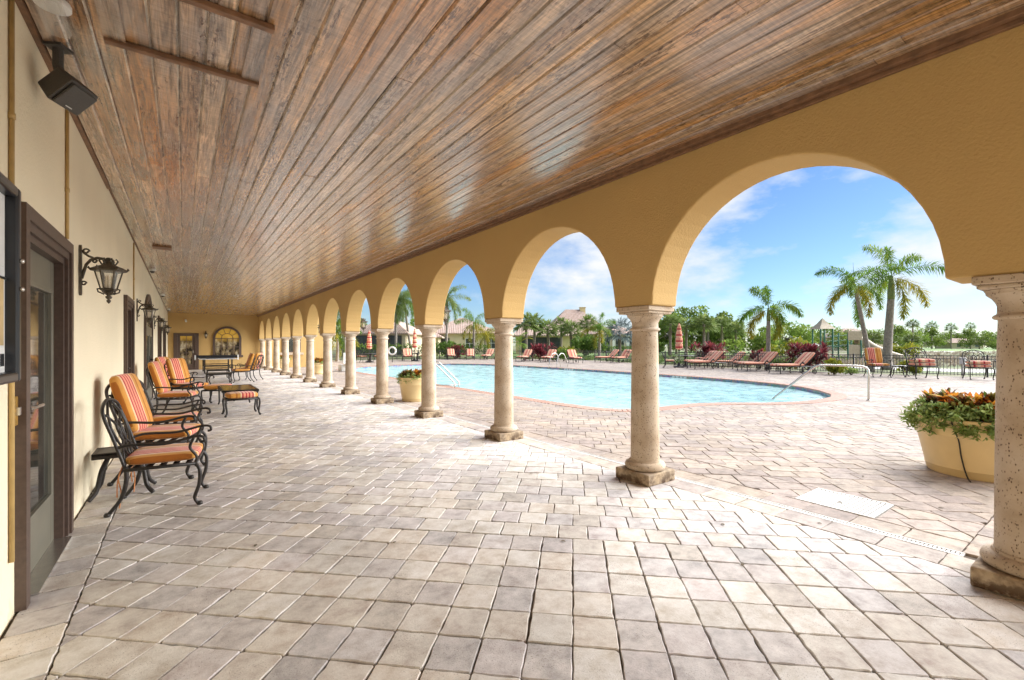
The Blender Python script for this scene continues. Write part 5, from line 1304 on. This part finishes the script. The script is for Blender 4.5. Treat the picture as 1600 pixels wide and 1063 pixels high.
feather_palm('areca_palm', 'pale clumping palm just right of the second column', at(812, 50), 1.4, 2.0, 9, (0, 0), .06, 26, shaft=.3, nl=30, plume=2, elr=(10, 85))
for (px, Z, H, lean, sd_, lb) in ((618, 56, 6.4, (.1, 0), 31, 'tall queen palm with pale straight trunk between fourth and third columns'), (644, 58, 7.0, (-.9, .3), 32, 'tall leaning queen palm between fourth and third columns'), (697, 55, 6.7, (.15, 0), 33, 'tall queen palm right of the third column'), (536, 60, 6.0, (0, 0), 35, 'tall queen palm glimpsed left of the fifth column')):
    feather_palm('queen_palm', lb, at(px, Z), H, 3.0, 16, lean, .17, sd_, mats=('sabal', 'palm'), shaft=.4, plume=4, ll=.6, elr=(-60, 70), nl=34, group='tall queen palms behind the pool', bend=(1.4, 2.2))
feather_palm('foxtail_palm', 'leafy green palm by the pool lift, right of the sixth column', at(527, 40), 2.0, 2.6, 12, (0, 0), .14, 37, shaft=.5, nl=40)
# sabal palms
SAB = [(822, 58, 4.2, 'grey trunked sabal palm, left of a pair by the second column'), (834, 60, 4.3, 'sabal palm, right of a pair by the second column'), (858, 62, 3.6, 'sabal palm alone before the dark screened porch'), (893, 60, 3.4, 'sabal palm right of the screened porch'), (918, 66, 4.4, 'sabal palm behind the bright small palm'), (876, 68, 4.3, 'sabal palm between the screened porch and the chimney'),
       (1047, 62, 4.4, 'sabal palm beside the closed umbrella, left side'), (1072, 64, 4.0, 'sabal palm just right of the closed umbrella'), (1100, 62, 4.3, 'sabal palm above the red cordyline, left of two'), (1106, 68, 4.5, 'sabal palm above the red cordyline, right of two'), (1150, 66, 3.6, 'short sabal palm left of the shorter foxtail palm'), (1057, 72, 4.6, 'sabal palm rising behind the closed umbrella'), (1128, 70, 4.4, 'sabal palm with round crown beyond the dining chairs'),
       (1426, 120, 7.0, 'tall lone sabal palm standing above the far treeline'), (1365, 70, 2.4, 'short bright sabal palm between the two tall foxtail trunks'), (1425, 90, 2.6, 'short sabal palm by the fairway edge')]
for i, (px, Z, H, lb) in enumerate(SAB):
    fan_palm('sabal_palm', lb, at(px, Z), H, 1.9, 32, 40 + i, group='sabal palms beyond the pool', lean=(rnd.gauss(0, .12), 0), r=.19)
fan_palm('silver_palm', 'silver blue fan palm left of the nearest whole column', at(968, 60), 3.2, 2.6, 30, 77, 'silver', .22)
# red cordylines and other shrubs
shrub('cordyline_shrub', 'big red cordyline shrub behind the nearest sun lounger', at(1264, 24.5), .95, 1.75, 3, 'cordy', 'blade', 1100, 'red cordyline shrubs')
shrub('cordyline_shrub', 'red cordyline shrub behind the raised sun lounger by the umbrella', at(1105, 33), 1.3, 1.9, 4, 'cordy', 'blade', 1000, 'red cordyline shrubs')
shrub('cordyline_shrub', 'dark red shrub behind the white pool ladder', at(842, 42), 1.3, 1.9, 5, 'cordy', 'blade', 800, 'red cordyline shrubs')
shrub('cordyline_shrub', 'red cordyline by the hedge between third and second columns', at(714, 48), 1.1, 1.7, 6, 'cordy', 'blade', 600, 'red cordyline shrubs')
shrub('cordyline_shrub', 'small dark red shrub left of the shorter foxtail palm', at(1183, 36), .9, 1.3, 8, 'cordy', 'blade', 500, 'red cordyline shrubs')
shrub('croton_shrub', 'yellow green croton bush in front of the fence by the steel handrail', at(1303, 21.6), .55, .8, 11, 'lime', 'leaf', 700, size=.09)
shrub('croton_shrub', 'yellow croton bush between two dark armchairs by the fence', at(1428, 21.8), .6, .95, 12, 'lime', 'leaf', 700, size=.09)
shrub('low_shrub', 'low green hedge bush left of the big red cordyline', at(1225, 26), .8, .75, 13, 'shrub', 'leaf', 900, size=.07)
shrub('low_shrub', 'small grey green plant at the fence foot by the leaning palm', at(1330, 21.6), .45, .4, 14, 'herb', 'leaf', 400, size=.05)
shrub('low_shrub', 'green bush behind the sun lounger facing the camera by the ladder', at(880, 40.5), 1.2, 1.2, 15, 'shrub', 'leaf', 800, size=.12)
shrub('low_shrub', 'bright bushy shrub at the cream house corner', at(882, 55), 1.2, 1.6, 16, 'lime', 'leaf', 700, size=.14)
shrub('tall_shrub', 'dense green shrub between the sabal palm and bright palm', at(912, 58), 2.2, 3.2, 17, 'shrub', 'leaf', 1600, size=.2)
shrub('tall_shrub', 'palmy green shrub before the tiled house', at(697, 56), 2.0, 2.4, 18, 'shrub', 'leaf', 1100, size=.2)
shrub('tall_shrub', 'olive shrub beyond the fence left of the tallest palm', at(1410, 48), 1.6, 1.9, 19, 'lime', 'leaf', 900, size=.14)
shrub('tall_shrub', 'green shrub mass before the play tower', at(1240, 44), 1.9, 2.6, 20, 'lime', 'leaf', 1200, size=.16)
shrub('tall_shrub', 'green shrub left of the play tower behind the palm', at(1180, 48), 2.4, 3.2, 22, 'oak2', 'leaf', 1400, size=.2)
def hedge(label, a, c, h_, dpt, seed):
    rg = random.Random(seed); a, c = a.to_2d(), c.to_2d(); t_ = thing('hedge', label, 'hedge', (*((a + c) / 2), 0)); m_ = (a + c) / 2
    b = MB(); n_ = int((c - a).length * 120)
    for i in range(n_):
        p = a.lerp(c, rg.random()) - m_; nx = (c - a).normalized(); nn = Vector((-nx.y, nx.x)); f = rg.uniform(-1, 1); p = p + nn * f * dpt / 2; z = h_ * (rg.random() ** .5) * (1 - .1 * f * f)
        d = Vector((rg.gauss(0, 1), rg.gauss(0, 1), rg.gauss(0, 1))).normalized(); b.col = rg.random(); blade(b, (p.x, p.y, z), d, .3, .13, .1, 2)
    b.build('foliage', 'shrub', t_)
hedge('clipped green hedge by the white columned house', at(938, 66), at(992, 66), 1.35, 1.2, 1)
hedge('clipped dark hedge behind the row of sun loungers', at(682, 49.5), at(762, 50.5), 1.55, 1.0, 2)
hedge('dark green hedge behind the umbrella between fourth and third columns', at(556, 47), at(664, 48), 1.5, 1.0, 3)
hedge('low dark hedge under the sabal palms by the umbrella', at(1030, 66), at(1130, 66), 1.9, 1.5, 4)

# dry grasses and ground cover beyond the fence
b = MB(); rg = random.Random(5)
for i in range(900):
    px = rg.uniform(1130, 1660); Z = 30 + 62 * rg.random() ** 1.3
    if px < 1400 and Z > 60: continue
    p = at(px, Z, -.03); s_ = rg.uniform(.35, .95); tone = rg.random()
    for j in range(16):
        a = rg.uniform(0, 6.28); el = R(rg.uniform(35, 85)); b.col = min(1, max(0, tone + rg.gauss(0, .15)))
        blade(b, p + Vector((rg.gauss(0, .12), rg.gauss(0, .12), 0)), (math.cos(a) * math.cos(el), math.sin(a) * math.cos(el), math.sin(el)), s_ * rg.uniform(.7, 1.3), .05, .45, 3)
tag(b.build('dry_grass', 'muhly'), 'dry purplish tufts of ornamental grass beyond the fence', 'grass', kind='stuff')
b = MB()
for i in range(700):
    px = rg.uniform(820, 1420); Z = rg.uniform(34, 58)
    p = at(px, Z, -.03)
    if inside((p.x, p.y), DECK): continue
    tone = rg.random(); s_ = rg.uniform(.2, .6)
    for j in range(14):
        a = rg.uniform(0, 6.28); el = R(rg.uniform(15, 80)); b.col = min(1, max(0, tone + rg.gauss(0, .15)))
        blade(b, p + Vector((rg.gauss(0, .2), rg.gauss(0, .2), 0)), (math.cos(a) * math.cos(el), math.sin(a) * math.cos(el), math.sin(el)), s_, .09, .3, 2)
tag(b.build('ground_cover', 'shrub'), 'green ground cover plants beyond the fence', 'ground cover', kind='stuff')

# ------------------------------------------------------------------ broadleaf trees
TR = [(1045, 92, 10.0, 10, 'oak2', 'tall rounded green tree behind the closed umbrella'), (1080, 96, 9.6, 11, 'oak2', 'broad green tree behind the sabal palms, second from the umbrella'), (1118, 90, 8.6, 9, 'oak', 'dark green tree rising right of the sabal palms'), (1150, 98, 7.5, 9, 'oak', 'lower dark tree left of the shorter foxtail palm'),
      (1020, 100, 8.6, 9, 'oak', 'dark tree peeping beside the nearest whole column'), (1230, 85, 6.4, 9, 'oak2', 'green tree right of the shorter foxtail palm'), (1290, 95, 6.0, 9, 'oak2', 'bright tree behind the play tower'), (1335, 100, 5.6, 9, 'oak', 'dark tree behind the tan slide'),
      (650, 95, 7.4, 9, 'oak2', 'olive tree between the house roofs by the third column'), (548, 75, 7.0, 7, 'oak2', 'bright leafy tree behind the pool lift')]
GT = 'broadleaf trees beyond the pool'
for i, (px, Z, H, wd, m_, lb) in enumerate(TR):
    broad_tree(lb, at(px, Z, -.03), H, wd, 100 + i, m_, GT, 3800, size=.034 * H)
far0 = broad_tree('x', at(1385, 150, -.03), 8.5, 12, 130, 'oak', 'far trees behind the fairway', 2600, size=.30); far1 = broad_tree('x', at(1415, 165, -.03), 9, 13, 131, 'oak2', 'far trees behind the fairway', 2600, size=.30)
far0['label'] = 'dark tree of the far treeline, just right of the tallest palm trunk'; far1['label'] = 'paler tree of the far treeline below the lone tall palm'
fx = [1352, 1440, 1462, 1486, 1508, 1530, 1552, 1576, 1600, 1640]
nm = ['behind the short bright sabal palm', 'first right of the lone tall palm', 'above the dark wide armchair', 'second right of the wide armchair', 'above the grey utility box', 'left of the nearest column', 'just touching the nearest column edge', 'behind the nearest column', 'right behind the nearest column', 'past the nearest column']
for i, px in enumerate(fx):
    Z = rnd.uniform(165, 215); dup(far0 if i % 2 else far1, at(px, Z, -.03), rnd.uniform(0, 6), 'tree of the far treeline ' + nm[i], scale=rnd.uniform(.85, 1.1))
fan_palm('sabal_palm', 'dark palm head above the far treeline over the wide armchair', at(1456, 190), 9.5, 2.8, 26, 88, r=.25, group='sabal palms beyond the pool')
fan_palm('sabal_palm', 'dark palm head above the far treeline over the utility box', at(1486, 195), 9.0, 2.8, 26, 89, r=.25, group='sabal palms beyond the pool')
fan_palm('sabal_palm', 'thin palm above the far treeline near the nearest column', at(1516, 180), 9.0, 2.2, 22, 90, r=.22, group='sabal palms beyond the pool')

# ------------------------------------------------------------------ houses
def house(label, px, Z, wd, dp, eave, ridge, yaw=0.0, wins=(), lanai=None, wall='housewall', chim=False, ov=.6, ridge_len=None):
    t_ = thing('house', label, 'house', at(px, Z, -.03), -YAW + yaw, 'tile roofed houses behind the pool')
    b = MB(); b.box2((-wd / 2, 0, 0), (wd / 2, dp, eave)); b.build('wall', wall, t_)
    b = MB(); x, y0, y1 = wd / 2 + ov, -ov, dp + ov; rl = ridge_len if ridge_len is not None else max(.3, wd / 2 - dp / 2); ym = dp / 2
    b.add([(-x, y0, eave), (x, y0, eave), (x, y1, eave), (-x, y1, eave), (-rl, ym, ridge), (rl, ym, ridge), (-x, y0, eave - .18), (x, y0, eave - .18), (x, y1, eave - .18), (-x, y1, eave - .18)],
          [(0, 1, 5, 4), (1, 2, 5), (2, 3, 4, 5), (3, 0, 4), (9, 8, 7, 6), (6, 7, 1, 0), (7, 8, 2, 1), (8, 9, 3, 2), (9, 6, 0, 3)])
    rf = b.build('roof', 'tile', t_)
    if chim:
        b = MB(); b.box2((wd * .12, ym - .6, eave), (wd * .12 + 1.1, ym + .4, ridge + .35)); b.box2((wd * .12 - .1, ym - .7, ridge + .35), (wd * .12 + 1.2, ym + .5, ridge + .5)); b.build('chimney', wall, rf)
    for (wx, wz, ww, wh) in wins:
        f = MB(); f.box2((wx - ww / 2 - .08, -.05, wz - .08), (wx + ww / 2 + .08, -.002, wz + wh + .08)); fo = f.build('window', 'white', t_)
        g = MB(); g.box2((wx - ww / 2, -.065, wz), (wx + ww / 2, -.052, wz + wh)); g.build('pane', 'houseglass', fo)
        g = MB(); g.box2((wx - .025, -.075, wz), (wx + .025, -.066, wz + wh)); g.box2((wx - ww / 2, -.0745, wz + wh * .5 - .025), (wx + ww / 2, -.0665, wz + wh * .5 + .025)); g.build('mullion', 'white', fo)
    if lanai:
        x0, x1, z1 = lanai; f = MB(); f.box2((x0, -.06, .25), (x1, -.003, z1)); lo = f.build('screen_porch', 'houseglass', t_)
        g = MB(); k = max(2, int((x1 - x0) / 1.4))
        for j in range(k + 1): xx = x0 + (x1 - x0) * j / k; g.box2((xx - .04, -.09, 0.1), (xx + .04, -.061, z1))
        g.box2((x0, -.088, 1.0), (x1, -.062, 1.07)); g.build('screen_frame', 'bronze', lo)
    return t_
house('tile roofed house with dark screened porch between fifth and third columns', 590, 58, 7.4, 8, 3.0, 5.2, R(-8), (), (-2.9, 3.2, 2.7))
house('small tile roofed house wing left of the third column', 655, 66, 5.5, 7, 2.7, 4.3, R(5), ((-.9, 1.0, 1.0, 1.3),))
house('large tile roofed house between third and second columns', 722, 72, 11.5, 13, 3.4, 6.2, R(6), ((1.2, 1.0, 1.2, 1.5), (4.6, 1.0, 1.3, 1.6)), (-4.4, -2.0, 2.6))
house('low tile roofed house with wide dark screened porch behind sabal palms', 850, 74, 9.0, 8, 3.1, 5.0, 0, (), (-3.6, 2.9, 2.75), 'housewall2', ridge_len=3.6)
house('big roofed house with chimney rising behind the bright small palm', 905, 92, 13, 13, 3.8, 9.2, R(4), (), None, 'housewall2', True, ridge_len=1.6)
hf = house('pale house with white porch columns left of the nearest whole column', 965, 84, 8.5, 8, 3.6, 5.4, 0, ((-2.2, .3, 1.5, 2.4), (0.4, .3, 1.5, 2.4), (2.9, .3, 1.5, 2.4)), None)
for x in (-3.6, -.9, 1.65, 4.0):
    b = MB(); b.box2((x - .22, -.9, 0), (x + .22, -.5, 3.4)); b.build('porch_column', 'white', hf)
house('distant tile roofed house behind the leaning palm trunk', 1345, 125, 12, 9, 3.6, 6.3, 0, ((-3, 1, 1.5, 1.5), (3, 1, 1.5, 1.5)))
house('far pale roofed house among the treeline left of the nearest column', 1512, 200, 14, 8, 2.6, 4.6, 0, ((-4, .8, 1.5, 1.3), (0, .8, 1.5, 1.3), (4, .8, 1.5, 1.3)), None)

# ------------------------------------------------------------------ playground
pg = thing('play_structure', 'green and tan play tower with peaked roof and slide beyond the fence', 'playground', at(1302, 42, -.03), -YAW)
def tower(cx, w_, dz, rz_, top):
    for sx_ in (-1, 1):
        for sy in (-1, 1):
            b = MB(); b.tube([(cx + sx_ * w_, sy * w_, 0), (cx + sx_ * w_, sy * w_, top)], .07, 8); b.build('post', 'playgreen', pg)
    b = MB(); b.box2((cx - w_, -w_, dz - .08), (cx + w_, w_, dz)); b.build('platform', 'playtan', pg)
tower(-1.0, .55, 1.3, 0, 3.0); tower(1.5, .6, 1.5, 0, 2.6)
b = MB(); b.lathe([(1.05, 2.95), (.95, 3.02), (.45, 3.45), (.12, 3.85), (.02, 3.95)], 4, (-1.0, 0, 0), phase=PI / 4); b.build('roof', 'playtan', pg)
b = MB(); b.box2((.85, -.68, 1.9), (2.15, -.62, 2.75)); b.box2((.95, -.62, .1), (2.05, -.55, 1.42)); b.build('panel', 'playtan', pg, bevel=.03)
b = MB(); sl_ = curve([(2.1, 0, 1.9), (2.6, -.1, 1.85), (3.4, -.4, 1.2), (4.4, -.9, .6), (5.2, -1.3, .25)], 5); b.tube(sl_, .36, 12, False); b.build('slide', 'playtan', pg, True)
b = MB(); [b.bar((-.45, s * .5, 1.3 + dz), (.9, s * .5, 1.5 + dz), .05) for s in (-1, 1) for dz in (0, .45, .9)]; b.box2((-.45, -.5, 1.28), (.9, .5, 1.32)); b.build('bridge', 'playgreen', pg)
b = MB(); b.tube(curve([(-1.6, -.3, 1.4), (-2.2, -.5, 1.5), (-3.2, -.8, .8), (-4.2, -1.1, .3)], 5), .10, 8); b.build('climber', 'white', pg, True)
# a few fallen leaves on the paving
rg = random.Random(31)
for k, (x, y) in enumerate(((4.6, 2.6), (5.3, 1.0), (4.05, 1.5), (3.4, 1.9), (5.9, 1.75), (6.1, 1.95), (2.2, 2.4), (4.75, 1.6), (1.2, 3.1), (3.1, 3.9), (5.6, 2.9), (.4, 3.6), (2.9, 1.5), (4.4, 3.8))):
    b = MB(); b.col = rg.random(); blade(b, (0, 0, 0), (math.cos(k * 2.4), math.sin(k * 2.4), .25), rg.uniform(.03, .055), .022, .3, 3)
    o = b.build('fallen_leaf', 'stem'); o.location = (x, y, .006); tag(o, 'small dry brown leaf fallen on the paving', 'leaf', 'dry leaves on the paving')
SC.render.resolution_x = 1024; SC.render.resolution_y = 680
